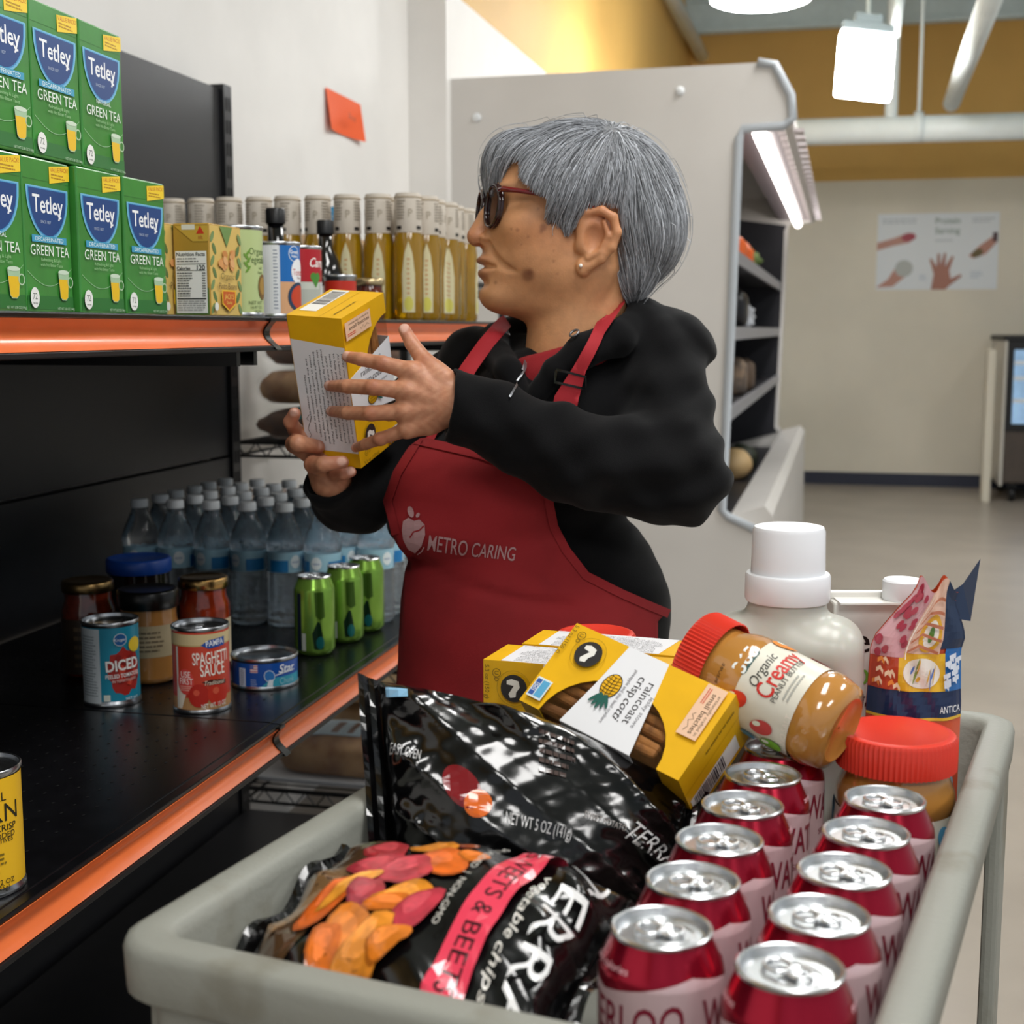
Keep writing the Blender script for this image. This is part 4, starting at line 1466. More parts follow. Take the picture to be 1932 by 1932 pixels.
def surface_net(f, lo, hi, h):
    lo, hi = np.asarray(lo, np.float32), np.asarray(hi, np.float32)
    n = np.ceil((hi - lo) / h).astype(int) + 1
    ax = [lo[i] + h * np.arange(n[i], dtype=np.float32) for i in range(3)]
    D = np.empty(n, np.float32)
    st = max(1, int(400000 / (n[1] * n[2])))
    for i in range(0, n[0], st):
        X, Y, Z = np.meshgrid(ax[0][i:i + st], ax[1], ax[2], indexing='ij')
        D[i:i + st] = f(np.stack([X, Y, Z], -1))
    S = D < 0
    c = n - 1
    acc = np.zeros((*c, 3), np.float32)
    cnt = np.zeros(c, np.float32)
    for a in range(3):
        o1, o2 = [i for i in range(3) if i != a]
        s0 = [slice(None)] * 3
        s1 = [slice(None)] * 3
        s0[a], s1[a] = slice(0, -1), slice(1, None)
        d0, d1 = D[tuple(s0)], D[tuple(s1)]
        cr = (d0 < 0) != (d1 < 0)
        t = np.where(cr, d0 / np.where(cr, d0 - d1, 1), 0)
        for p in (0, 1):
            for q in (0, 1):
                sl = [slice(None)] * 3
                sl[o1] = slice(p, p + c[o1])
                sl[o2] = slice(q, q + c[o2])
                m = cr[tuple(sl)]
                tt = t[tuple(sl)]
                cnt += m
                acc[..., a] += m * tt
                acc[..., o1] += m * p
                acc[..., o2] += m * q
    act = cnt > 0
    idx = -np.ones(c, np.int64)
    idx[act] = np.arange(act.sum())
    ii = np.argwhere(act)
    V = (ii + acc[act] / cnt[act][:, None]) * h + lo
    Fs = []
    for a in range(3):
        o1, o2 = (a + 1) % 3, (a + 2) % 3
        s0 = [slice(1, -1)] * 3
        s1 = [slice(1, -1)] * 3
        s0[a], s1[a] = slice(0, -1), slice(1, None)
        A_, B_ = S[tuple(s0)], S[tuple(s1)]
        for flip, mm in ((False, A_ & ~B_), (True, ~A_ & B_)):
            e = np.argwhere(mm)
            if len(e) == 0:
                continue
            e = e + 1
            e[:, a] -= 1

            def g(d1_, d2_):
                q = e.copy()
                q[:, o1] -= d1_
                q[:, o2] -= d2_
                return idx[q[:, 0], q[:, 1], q[:, 2]]
            quad = np.stack([g(1, 1), g(0, 1), g(0, 0), g(1, 0)], 1)
            Fs.append(quad[:, ::-1] if flip else quad)
    Fc = np.concatenate(Fs)
    return V, Fc[(Fc >= 0).all(1)]


PERSON = thing('person', 'person in black hoodie and red apron reading a yellow box', 'person', (PO.x, PO.y, 0.0))
PORG = Vector((PO.x, PO.y, 0.0))
_B = np.array([list(PU), list(PV), list(PWv)])
_BASE = np.array(list(PO - PORG))


def loc_arr(V):
    return (np.asarray(V) @ _B) * PK + _BASE


def fast_mesh(name, V, Fq, mat, parent, col=None, **kw):
    W_ = loc_arr(V)
    me = bpy.data.meshes.new(name)
    nf = len(Fq)
    k = Fq.shape[1]
    # local axes (right, down, near) are left-handed or not: keep normals outward
    flip = np.linalg.det(_B) < 0
    Fq = Fq[:, ::-1] if flip else Fq
    me.vertices.add(len(W_))
    me.vertices.foreach_set('co', W_.astype(np.float32).ravel())
    me.loops.add(nf * k)
    me.loops.foreach_set('vertex_index', np.ascontiguousarray(Fq).astype(np.int32).ravel())
    me.polygons.add(nf)
    me.polygons.foreach_set('loop_start', np.arange(0, nf * k, k, dtype=np.int32))
    me.polygons.foreach_set('use_smooth', np.ones(nf, bool))
    me.update(calc_edges=True)
    me.validate()
    me.materials.append(mat)
    if col is not None:
        at_ = me.color_attributes.new('tint', 'FLOAT_COLOR', 'POINT')
        at_.data.foreach_set('color', np.concatenate([col, np.ones((len(col), 1))], 1).astype(np.float32).ravel())
    o = bpy.data.objects.new(name, me)
    return put(o, parent, **kw)


# ---------------------------------------------------------------- held box frame (needed by the fingers)
CB_W, CB_T, CB_L = .0877, .0652, .165      # width, thickness and length of these boxes


def box_pose(Rm, tv, k=1.0):
    """pose in camera axes (right, up, towards the camera) to a world matrix"""
    ax = (C_R, C_U, -C_F)
    m = Matrix.Identity(4)
    for j in range(3):
        m.col[j][:3] = sum((ax[i] * Rm[i][j] for i in range(3)), Vector()) * 1.0
    m.col[3][:3] = CAMP + sum((ax[i] * tv[i] * k for i in range(3)), Vector())
    return m


HELD_K = 1.06
HELD_M = box_pose([[0.4098, -0.9091, -0.0745], [0.4267, 0.1189, 0.8965], [-0.8062, -0.3992, 0.4366]], [-0.1592, 0.046, -1.4542], HELD_K)
bx_M = w2loc(HELD_M @ Vector((0, 0, CB_L * HELD_K)))
e_w = w2loc(HELD_M @ Vector((1, 0, CB_L * HELD_K))) - bx_M
e_w /= np.linalg.norm(e_w)


def face_Z(x, y):
    """depth of the box's text face under the pixel"""
    Zs = np.linspace(60, 380, 81)
    best = min(Zs, key=lambda z: abs((Q(x, y, z) - bx_M) @ e_w))
    return best


# ---------------------------------------------------------------- head
HPSI = math.radians(10)
HO = Q(1110, 420, 0)
hf = np.array([-math.cos(HPSI), 0, math.sin(HPSI)])
hu = np.array([0, -1.0, 0])
hs = np.array([math.sin(HPSI), 0, math.cos(HPSI)])
HB = np.stack([hf, hu, hs], 1)


def h2l(abc):
    return HO + np.asarray(abc) @ HB.T


def imc(x, y, c):
    """head-frame point seen at image pixel with side offset c"""
    return np.array([(1110 - x + c * math.sin(HPSI)) / math.cos(HPSI), 420 - y, c])


EO = lambda x, y, c: imc(x - 7, y + 11, c)
ear_rim = [EO(1096, 440, 108), EO(1098, 418, 114), EO(1112, 404, 122), EO(1138, 402, 132), EO(1158, 414, 138), EO(1165, 440, 138), EO(1156, 466, 134), EO(1138, 486, 126), EO(1118, 498, 118)]
ear_lobe = EO(1106, 499, 114)


def groove(d, off, r, k, mask):
    """crease that follows the surface d where off = 0"""
    g_ = np.sqrt(off * off + d * d + np.maximum(mask, 0) ** 2) - r
    return smax(d, -g_, k)


def head_d(P):
    q = (P - HO.astype(np.float32)) @ HB.astype(np.float32)
    s = q.copy()
    s[..., 2] = np.abs(s[..., 2])
    d = ell_d(q, (10, 42, 0), (172, 140, 116))
    d = smin(d, ell_d(q, (92, -38, 0), (104, 118, 97)), 30)
    d = smin(d, ell_d(s, (60, -70, 45), (85, 70, 58)), 30)                    # cheek and jowl
    d = smin(d, cone_d(s, (15, -92, 72), (165, -128, 12), 36, 27), 30)        # jaw
    d = smin(d, ell_d(q, (172, -136, 0), (33, 27, 40)), 20)                   # chin
    d = smin(d, ell_d(q, (150, -84, 0), (48, 52, 56)), 22)                    # muzzle
    d = smin(d, ell_d(s, (128, -14, 60), (46, 36, 34)), 22)                   # cheekbone
    d = smin(d, ell_d(s, (158, 54, 36), (23, 14, 38)), 18)                    # brow
    d = smin(d, ell_d(q, (95, 70, 0), (86, 70, 92)), 25)                      # forehead
    # eye sockets and lids
    d = smax(d, -ell_d(s, (196, 16, 44), (38, 19, 28)), 16)
    d = smin(d, ell_d(s, (145, 16, 40), (20, 16, 22)), 5)
    d = smax(d, -cone_d(s, (162, 12, 24), (145, 9, 62), 2.5, 2), 4)
    # nose
    d = smin(d, chain_d(q, [(176, 34, 0), (193, 8, 0), (211, -26, 0)], [11, 13, 16], 6), 12)
    d = smin(d, ell_d(s, (188, -36, 20), (20, 14, 13)), 7)
    d = smin(d, ell_d(q, (208, -32, 0), (18, 15, 17)), 6)
    d = smax(d, -ell_d(s, (203, -48, 8), (9, 7, 5)), 4)
    # lips
    up = ell_d(s, (191, -71, 10), (18, 9, 28))
    lo_ = ell_d(s, (189, -95, 6), (18, 11, 28))
    d = smin(d, up, 7)
    d = smin(d, lo_, 7)
    ca = s[..., 2]
    d = groove(d, q[..., 1] + 82 + .004 * ca ** 2 * .6, 5.0, 3, np.maximum(ca - 42, 150 - q[..., 0]))
    d = groove(d, q[..., 1] + 116, 2.0, 14, np.maximum(ca - 22, 150 - q[..., 0]))
    # smile fold and the fold below the mouth corner
    d = groove(d, (q[..., 1] + 62) * .55 + (ca - 42) * .8, 3.6, 10, np.maximum(np.abs(q[..., 1] + 66) - 24, 135 - q[..., 0]))
    # neck and throat
    d = smin(d, cone_d(q, (12, -70, 0), (25, -280, -5), 88, 96), 34)
    d = smin(d, ell_d(q, (92, -142, 0), (86, 38, 60)), 26)
    d = smin(d, cone_d(s, (-10, -90, 85), (60, -235, 40), 20, 18), 20)        # neck tendon
    # near ear (mirrored on the far side)
    e = chain_d(s, ear_rim, [5, 6.5, 7.5, 8, 8, 8, 8, 8, 8], 5)
    e = smin(e, ell_d(s, ear_lobe, (13, 17, 9)), 8)
    pl = ell_d(s, EO(1128, 446, 116), (36, 46, 15))
    pl = smax(pl, -ell_d(s, EO(1124, 452, 134), (19, 27, 15)), 6)
    pl = smax(pl, -cone_d(s, EO(1118, 424, 134), EO(1146, 424, 142), 5, 6), 4)
    e = smin(e, pl, 6)
    e = smin(e, ell_d(s, EO(1098, 462, 112), (8, 13, 9)), 6)                 # tragus
    e = smin(e, chain_d(s, [EO(1142, 422, 132), EO(1150, 446, 134), EO(1136, 474, 128), EO(1114, 484, 122)], [4.5, 5.5, 5.5, 5], 4), 5)
    d = smin(d, e, 8)
    return d


Vh, Fh = surface_net(head_d, HO + np.array([-245, -190, -150]), HO + np.array([205, 285, 165]), 2.6)


def skin_cols(V, face=True):
    n = len(V)
    base = np.array(lin('cc9468'))
    col = np.tile(base, (n, 1))
    if face:
        q = (V - HO) @ HB

        def mixc(c, m):
            nonlocal col
            m = np.clip(m, 0, 1)[:, None]
            col = col * (1 - m) + np.array(lin(c)) * m

        def blobm(p, r, pw=2.0):
            return np.exp(-(((q - np.array(p)) / np.array(r)) ** 2).sum(1) * pw)
        mixc('b8703f', .55 * blobm((90, -30, 80), (70, 40, 60), 1))
        mixc('b0604a', .55 * blobm((210, -30, 0), (26, 22, 26), 1))
        mixc('bb6f50', .5 * blobm((0, -10, 125), (40, 60, 30), 1))
        mixc('8c4c40', .85 * blobm((197, -71, 0), (22, 8, 40), 1.4) + .85 * blobm((194, -97, 0), (22, 9.5, 36), 1.4))
        for x, y, r, s_ in ((1000, 523, 12, .75), (1003, 519, 5, .5), (1027, 441, 7, .6), (981, 445, 3.5, .5), (970, 443, 2.5, .4), (1018, 408, 3, .3), (1000, 457, 3, .35), (1046, 500, 3, .45), (1053, 522, 3, .3), (940, 535, 3.5, .45), (1046, 482, 2.5, .3), (1023, 448, 4, .4), (988, 470, 2, .3)):
            X = HO[0] + (x - 1110)
            Y = HO[1] + (y - 420)
            m = s_ * .95 * np.exp(-(((V[:, 0] - X) ** 2 + (V[:, 1] - Y) ** 2) / (r * r)) ** 2) * (q[:, 2] > 20)
            mixc('6e3c26', m)
        # brow hair
        mixc('5c4438', .75 * np.exp(-(((np.abs(q[:, 2]) - 46) / 30) ** 2 + ((q[:, 1] - 50 - .12 * (np.abs(q[:, 2]) - 46)) / 5) ** 2)) * (q[:, 0] > 120))
    rg_ = np.random.RandomState(4)
    return col


skin_m = M('skin', 'b9815a', .48, attr='tint', vary=.09, vscale=70, bump=.35, bscale=420, dist=.0006, sss=.12)

# ---------------------------------------------------------------- hands
def finger(P, pts, rs):
    return chain_d(P, pts, rs, 3)


def fz(x, y, o=11):
    return Q(x, y, face_Z(x, y) + o)


LW = Q(866, 765, 290)                                             # left wrist (near arm)
k_ = qz(270)
Lf = [
    ([Q(774, 700, 292), Q(722, 686, 288), Q(682, 678, 268), fz(655, 673, 10)], [17, 14.5, 13, 10.5]),
    ([Q(764, 736, 298), Q(704, 731, 292), Q(656, 729, 262), fz(621, 728, 10)], [17, 15, 13.5, 10.5]),
    ([Q(762, 776, 296), Q(700, 780, 288), Q(656, 779, 258), fz(625, 776, 10)], [16.5, 14.5, 13, 10.5]),
    ([Q(768, 810, 288), Q(718, 828, 272), Q(690, 838, 248), fz(671, 845, 10)], [14, 12, 11, 9]),
    ([Q(838, 715, 288), Q(802, 682, 275), Q(777, 648, 262), Q(763, 622, 255)], [22, 17, 13.5, 11.5]),
]


def left_hand_d(P):
    P = P.astype(np.float32)
    d = cone_d(P, Q(980, 806, 276), LW, 44 * k_, 40 * k_)
    for pts, rs in Lf:
        f_ = finger(P, pts, [r * k_ for r in rs])
        m = cone_d(P, LW, pts[0], 26 * k_, 17.5 * k_)
        d = smin(d, m, 16)
        d = smin(d, f_, 5)
        if pts is not Lf[4][0]:                                   # tendon on the back of the hand
            d = smin(d, cone_d(P, pts[0] + np.array([6, 0, 8]), LW * .55 + pts[0] * .45 + np.array([0, 0, 17]), 7, 4), 7)
    d = smin(d, ell_d(P, Q(806, 752, 284), (48, 62, 22)), 14)
    for pts, rs in Lf[:4]:                                        # knuckles
        d = smin(d, ell_d(P, pts[1] + np.array([0, 0, 5]), (12, 11, 8.5)), 6)
        d = smin(d, ell_d(P, pts[0] + np.array([4, 0, 4]), (14, 12, 11)), 10)
        w_ = 5
        for o in (-w_, w_):
            cc = pts[1] + np.array([o, 0, 19])
            d = smax(d, -cone_d(P, cc + np.array([0, -9, 0]), cc + np.array([0, 9, 0]), 1.6, 1.6), 3)
    for pts, rs in Lf:                                            # nails
        ax = pts[3] - pts[2]
        ax /= np.linalg.norm(ax)
        cc = pts[3] + ax * 1 + np.array([0, -2.5, rs[3] * .80])
        if pts is Lf[4][0]:
            cc = pts[3] + ax * 2 + np.array([5, 0, rs[3] * .7])
        sd = np.cross(ax, [0, 0, 1.0])
        sd /= np.linalg.norm(sd)
        up = np.cross(ax, sd)
        R3 = np.stack([ax, sd, up], 1).astype(np.float32)
        d = smin(d, ell_d(P, cc, (9.5, 7.2, 3.4), R3), .8)
    return d


RW = Q(622, 905, 110)
Rf = [
    ([Q(600, 842, 110), Q(558, 812, 130), Q(548, 796, 160), Q(556, 780, 172)], [15, 14, 12.5, 11]),          # index, peeking out
    ([Q(600, 868, 120), Q(556, 838, 150), Q(562, 836, 195), fz(600, 843, 11)], [17, 16.5, 15, 12.5]),        # middle
    ([Q(612, 884, 130), Q(590, 876, 170), Q(610, 876, 195), Q(646, 872, 190)], [17, 15.5, 14, 11.5]),        # ring, under the box
    ([Q(640, 896, 120), Q(632, 893, 150), Q(648, 893, 160), Q(662, 890, 155)], [14, 13, 12, 10]),
    ([Q(640, 860, 60), Q(660, 820, 55), Q(680, 790, 50), Q(690, 770, 45)], [18, 16, 14, 12]),                # thumb behind the box
]


def right_hand_d(P):
    P = P.astype(np.float32)
    d = cone_d(P, Q(650, 930, 20), RW, 34, 35)
    for pts, rs in Rf:
        d = smin(d, cone_d(P, RW, pts[0], 24, rs[0]), 14)
        d = smin(d, finger(P, pts, rs), 5)
    d = smin(d, ell_d(P, Q(618, 878, 112), (38, 34, 26)), 12)
    for i in (0, 1, 2):
        pts, rs = Rf[i]
        ax = pts[3] - pts[2]
        ax /= np.linalg.norm(ax)
        cc = pts[3] + np.array([0, -1, rs[3] * .85])
        sd = np.cross(ax, [0, 0, 1.0])
        sd /= np.linalg.norm(sd)
        R3 = np.stack([ax, sd, np.cross(ax, sd)], 1).astype(np.float32)
        d = smin(d, ell_d(P, cc, (9.5, 7.5, 3.4), R3), .8)
    return d


Vl, Fl = surface_net(left_hand_d, np.minimum(Q(600, 590, 180), Q(600, 590, 330)) - 8, np.array([*Q(985, 880, 200)[:2], 345]) + 5, 2.2)
Vr, Fr = surface_net(right_hand_d, np.array([*(Q(520, 745, 60)[:2] - 5), 15]), np.array([*(Q(720, 985, 60)[:2] + 5), 235]), 2.3)


def hand_cols(V, fs):
    col = np.tile(np.array(lin('c48c6c')), (len(V), 1))

    def mixc(c, m):
        nonlocal col
        m = np.clip(m, 0, 1)[:, None]
        col = col * (1 - m) + np.array(lin(c)) * m
    rn = np.sin(V[:, 0] * .31 + 2 * np.sin(V[:, 1] * .17)) * np.sin(V[:, 1] * .27 + V[:, 2] * .2)
    mixc('a8684c', np.clip(.22 + .3 * rn, 0, .4))
    for pts, rs in fs:
        dt = ((V - pts[3]) ** 2).sum(1)
        mixc('c07a62', .7 * np.exp(-dt / 26 ** 2))
        dk = ((V - (pts[1] + [0, 0, 12])) ** 2).sum(1)
        mixc('9c583c', .6 * np.exp(-dk / 15 ** 2))
        ax = pts[3] - pts[2]
        ax /= np.linalg.norm(ax)
        cc = pts[3] + ax * 1 + np.array([0, -2.5, rs[3] * .80 + 1.5])
        dn = ((V - cc) ** 2).sum(1)
        mixc('e6b8a6', 1.0 * np.exp(-(dn / 8.8 ** 2) ** 3))
    return col


Vb = np.concatenate([Vh, Vl, Vr])
Fb = np.concatenate([Fh, Fl + len(Vh), Fr + len(Vh) + len(Vl)])
Cb = np.concatenate([skin_cols(Vh), hand_cols(Vl, Lf), hand_cols(Vr, Rf)])
fast_mesh('body', Vb, Fb, skin_m, PERSON, Cb)

# ---------------------------------------------------------------- hair
def poly_d2(px_, py_, poly):
    """signed distance to polygon in 2D (negative inside)"""
    d = np.full(px_.shape, 1e9, np.float32)
    ins = np.zeros(px_.shape, bool)
    n = len(poly)
    for i in range(n):
        ax_, ay = poly[i]
        bx_, by = poly[(i + 1) % n]
        ex, ey = bx_ - ax_, by - ay
        wx, wy = px_ - ax_, py_ - ay
        t = np.clip((wx * ex + wy * ey) / (ex * ex + ey * ey + 1e-9), 0, 1)
        d = np.minimum(d, (wx - ex * t) ** 2 + (wy - ey * t) ** 2)
        c1, c2, c3 = py_ >= ay, py_ < by, ex * wy > ey * wx
        ins ^= (c1 & c2 & c3) | (~c1 & ~c2 & ~c3)
    d = np.sqrt(d)
    return np.where(ins, -d, d)


# skin that stays free of hair, in side view (a, b); ear and face, throat
def ab(x, y, c=100):
    q = imc(x, y, c)
    return (q[0], q[1])


FACE_POLY = [ab(880, 372, 0), ab(940, 372), ab(958, 330), ab(978, 316), ab(992, 326), ab(992, 352), ab(1010, 376), ab(1034, 388), ab(1036, 425), ab(1052, 452), ab(1068, 448), ab(1082, 425), ab(1094, 405), ab(1124, 396), ab(1158, 400), ab(1172, 430), ab(1168, 462), ab(1150, 490), ab(1145, 530), ab(1150, 560), ab(1150, 700), ab(800, 700), ab(800, 372)]


def hair_outer(q, clump=False):
    s = q.copy()
    s[..., 2] = np.abs(s[..., 2])
    d = ell_d(q, (12, 60, 0), (174, 124, 134))
    d = smin(d, ell_d(q, (-88, -8, 0), (92, 108, 122)), 30)
    d = smin(d, ell_d(q, (-72, -92, 0), (42, 62, 88)), 26)
    d = smin(d, ell_d(q, (142, 104, -5), (52, 56, 82)), 30)
    d = smin(d, ell_d(s, (60, 45, 80), (80, 60, 56)), 25)
    d = smin(d, cone_d(s, (72, 40, 106), (52, -30, 104), 20, 9), 14)         # sideburn
    # strand clumps
    if not clump:
        return d
    ph = np.arctan2(q[..., 1] - 150, q[..., 0] + 30)
    d = d + 2.2 * np.sin(ph * 34 + q[..., 2] * .06) + 1.5 * np.sin(ph * 71 + q[..., 2] * .11 + 1)
    return d


def hair_d(P):
    q = (P - HO.astype(np.float32)) @ HB.astype(np.float32)
    d = hair_outer(q)
    m = -poly_d2(q[..., 0], q[..., 1], FACE_POLY)
    # fringe hangs over the middle of the forehead in front of the temple opening
    m = smin(m, np.where(q[..., 1] > 40, np.abs(q[..., 2]) - 62, 1e3).astype(np.float32), 8)
    d = smax(d, m, 5)
    return d


Vk, Fk = surface_net(hair_d, HO + np.array([-215, -215, -165]), HO + np.array([205, 165, 175]), 3.0)
hair_m = M('grey_hair', '8a9098', .42, attr='tint', spec=.4)
rs_ = np.random.RandomState(3)
WH = np.array([-28.0, 152, 66])


def hgrad(q, f):
    e = 1.5
    g_ = np.stack([f(q + np.eye(3, dtype=np.float32)[i] * e) - f(q - np.eye(3, dtype=np.float32)[i] * e) for i in range(3)], -1)
    return g_ / (np.linalg.norm(g_, axis=-1, keepdims=True) + 1e-9)


def hd_local(q):
    d = hair_outer(q)
    m = -poly_d2(q[..., 0], q[..., 1], FACE_POLY)
    m = smin(m, np.where(q[..., 1] > 40, np.abs(q[..., 2]) - 62, 1e3).astype(np.float32), 8)
    return smax(d, m, 5)


qk = ((Vk - HO) @ HB).astype(np.float32)
NS, NP = 11000, 11
pick = rs_.choice(len(qk), NS * 2)
root = qk[pick]
nrm = hgrad(root, hd_local)
outw = hgrad(root, hair_outer)
ok = (nrm * outw).sum(1) > .8
root = root[ok][:NS]
NS = len(root)
lev = rs_.uniform(-.5, 5.0, NS).astype(np.float32)
lev[::40] += rs_.uniform(3, 12, len(lev[::40]))
cur = root.copy()
path = [cur.copy()]
step = rs_.uniform(5, 11, NS).astype(np.float32)[:, None]
jit = rs_.normal(0, .13, (NS, 3)).astype(np.float32)
for k in range(NP - 1):
    n_ = hgrad(cur, hair_outer)
    d = cur - WH
    d /= np.linalg.norm(d, axis=1, keepdims=True) + 1e-6
    dist = np.linalg.norm(cur - WH, axis=1, keepdims=True)
    g_ = np.array([0.0, -1.0, 0.0]) * np.clip((dist - 60) / 110, 0, 1.1)
    fr_k = np.clip((cur[:, :1] - 60) / 60, 0, 1)
    d = d + g_ + jit + fr_k * np.array([.25, -.1, .1])
    d -= n_ * (d * n_).sum(1, keepdims=True)
    d /= np.linalg.norm(d, axis=1, keepdims=True) + 1e-6
    nx = cur + d * step
    dd = hair_outer(nx)
    tip = k / (NP - 2)
    nx = nx - hgrad(nx, hair_outer) * (dd - lev - 1.5 * tip)[:, None]
    cur = nx.astype(np.float32)
    path.append(cur.copy())
path = np.stack(path, 1)
# drop strands whose middle leaves the hair
fo = poly_d2(path[..., 0], path[..., 1], FACE_POLY)
inface = (fo < -9) & ~((path[..., 1] > 40) & (np.abs(path[..., 2]) < 66))
stop = np.where(inface.any(1), inface.argmax(1), NP)
keep = stop >= 4
path, stop = path[keep], stop[keep]
NS = len(path)
for i in range(NP):
    over = i >= stop
    path[over, i] = path[over, i - 1] + (path[over, i - 1] - path[over, i - 2]) * .12
PL = path @ HB.T + HO
rad = (.62 * np.clip(1.25 - np.linspace(0, 1, NP), .12, 1))[None, :, None] * rs_.uniform(.7, 1.35, (NS, 1, 1))
tan = np.gradient(PL, axis=1)
tan /= np.linalg.norm(tan, axis=2, keepdims=True) + 1e-6
s1_ = np.cross(tan, np.array([.3, .2, 1.0]))
s1_ /= np.linalg.norm(s1_, axis=2, keepdims=True) + 1e-6
s2_ = np.cross(tan, s1_)
ring = [s1_ * math.cos(a_) + s2_ * math.sin(a_) for a_ in (0, 2.094, 4.189)]
SV = np.stack([PL + r_ * rad for r_ in ring], 2).reshape(-1, 3)
b_ = (np.arange(NS) * NP * 3)[:, None, None] + (np.arange(NP - 1) * 3)[None, :, None]
Fst = np.concatenate([np.stack([b_ + i, b_ + (i + 1) % 3, b_ + 3 + (i + 1) % 3, b_ + 3 + i], -1).reshape(-1, 4) for i in range(3)])
gv = np.clip(rs_.normal(.60, .17, NS), .12, .95)
gc = np.stack([gv * .96, gv * .985, gv * 1.03], 1) ** 1.6
Cst = np.repeat(gc, NP * 3, 0)
Ccap = np.tile(np.array([[.17, .175, .185]]), (len(Vk), 1))
hair_o = fast_mesh('hair', np.concatenate([Vk, SV]), np.concatenate([Fk, Fst + len(Vk)]), hair_m, PERSON, np.concatenate([Ccap, Cst]), label='short straight silver grey hair')
# ---------------------------------------------------------------- glasses
gpsi = math.radians(18)
gs = np.array([math.sin(gpsi), 0, math.cos(gpsi)])       # towards the near temple
gf = np.array([-math.cos(gpsi), 0, math.sin(gpsi)])
gup = np.array([0.10, -1.0, 0])
gup /= np.linalg.norm(gup)
GB = HO + np.array([923 - 1110, 398 - 420, 36.0])


def pw(L):
    return Vector(loc_arr(np.asarray(L)[None])[0])


frame_m = M('glasses_frame', '2a0d10', .15, coat=.8)
lens_m = M('glasses_lens', '30282a', .04, alpha=.5, spec=.8)
gl_o = bpy.data.objects.new('glasses', None)
put(gl_o, PERSON, label='dark red rimmed glasses')


def rim_pts(sgn, k=1.0):
    out = []
    c = GB + gs * (44 * sgn) + gf * 5
    for i in range(32):
        a_ = 2 * math.pi * i / 32
        u = 33 * math.cos(a_) * k
        v = 38 * math.copysign(abs(math.sin(a_)) ** .85, math.sin(a_)) * k
        v -= 2 if v > 0 else 0
        out.append(c + gs * u + gup * v - gf * (abs(44 * sgn + u) ** 2 * .0012))
    return out


for sg in (1, -1):
    rp = rim_pts(sg)
    v_, f_ = tube([pw(p) for p in rp], 4.3 * PK, 8, True)
    v2, f2 = tube([pw(p - gf * 5) for p in rp], 4.3 * PK, 8, True)
    mesh('rim', join((v_, f_), (v2, f2)), frame_m, gl_o, smooth=True)
    ln = [pw(p - gf * 2) for p in rim_pts(sg, .97)]
    c = sum(ln, Vector()) / len(ln)
    lv, lf = [c + (Vector(loc_arr((HO + gf)[None])[0]) - Vector(loc_arr(HO[None])[0])).normalized() * .0012], []
    lv += ln
    lf = [(0, 1 + i, 1 + (i + 1) % 32) for i in range(32)]
    mesh('lens', (lv, lf), lens_m, gl_o, smooth=True)
    tp = []
    for x_, y_, c_ in ((951, 374, 82), (958, 373, 92), (985, 377, 104), (1040, 386, 116), (1108, 400, 127), (1128, 410, 128)):
        q_ = imc(x_ - (c_ - 60) * .06, y_, c_)
        q_[2] *= sg
        tp.append(h2l(q_))
    mesh('temple_arm', tube([pw(p) for p in tp], [.0032, .0034, .0028, .0024, .0024, .0022], 8), M('temple_red', '6a1018', .15, coat=.8), gl_o, smooth=True)
mesh('bridge', tube([pw(GB + gs * u + gup * (10 + 3 * math.cos(u / 8)) + gf * 2) for u in (-13, -7, 0, 7, 13)], .0022, 8), frame_m, gl_o, smooth=True)
# pearl stud
ec = h2l(EO(1101, 498, 125))
vs_, fs_ = blob_vf(.0022, .0022, .0022, 1, 0, 8, flat=1.0)
mesh('earring', xf((vs_, fs_), Matrix.Translation(pw(ec) - Vector((0, 0, .0022)))), M('pearl', 'f0ece4', .2), PERSON, smooth=True)

# ---------------------------------------------------------------- hoodie
def torso_d(P):
    P = P.astype(np.float32)
    d = ell_d(P, Q(1072, 812, 0), (212, 165, 150))
    d = smin(d, ell_d(P, Q(948, 930, 40), (205, 122, 150)), 60)
    d = smin(d, ell_d(P, Q(885, 992, 60), (150, 60, 120)), 22)
    d = smin(d, ell_d(P, Q(1012, 1165, 10), (254, 250, 196)), 26)
    d = smin(d, ell_d(P, Q(1010, 1400, 0), (272, 260, 200)), 60)
    return d


ARM_L = [(Q(1240, 700, 40), 84), (Q(1272, 895, 185), 92), (Q(1080, 862, 250), 78), (Q(960, 806, 272), 63), (Q(852, 762, 288), 62)]
ARM_R = [(Q(885, 682, -110), 78), (Q(745, 830, -110), 84), (Q(668, 925, -10), 80), (Q(622, 905, 92), 56)]


def folds(P, s_):
    return np.sin(P[..., 0] * .050 + P[..., 1] * .028 + 1.4 * np.sin(P[..., 2] * .022 + P[..., 1] * .012) + s_)


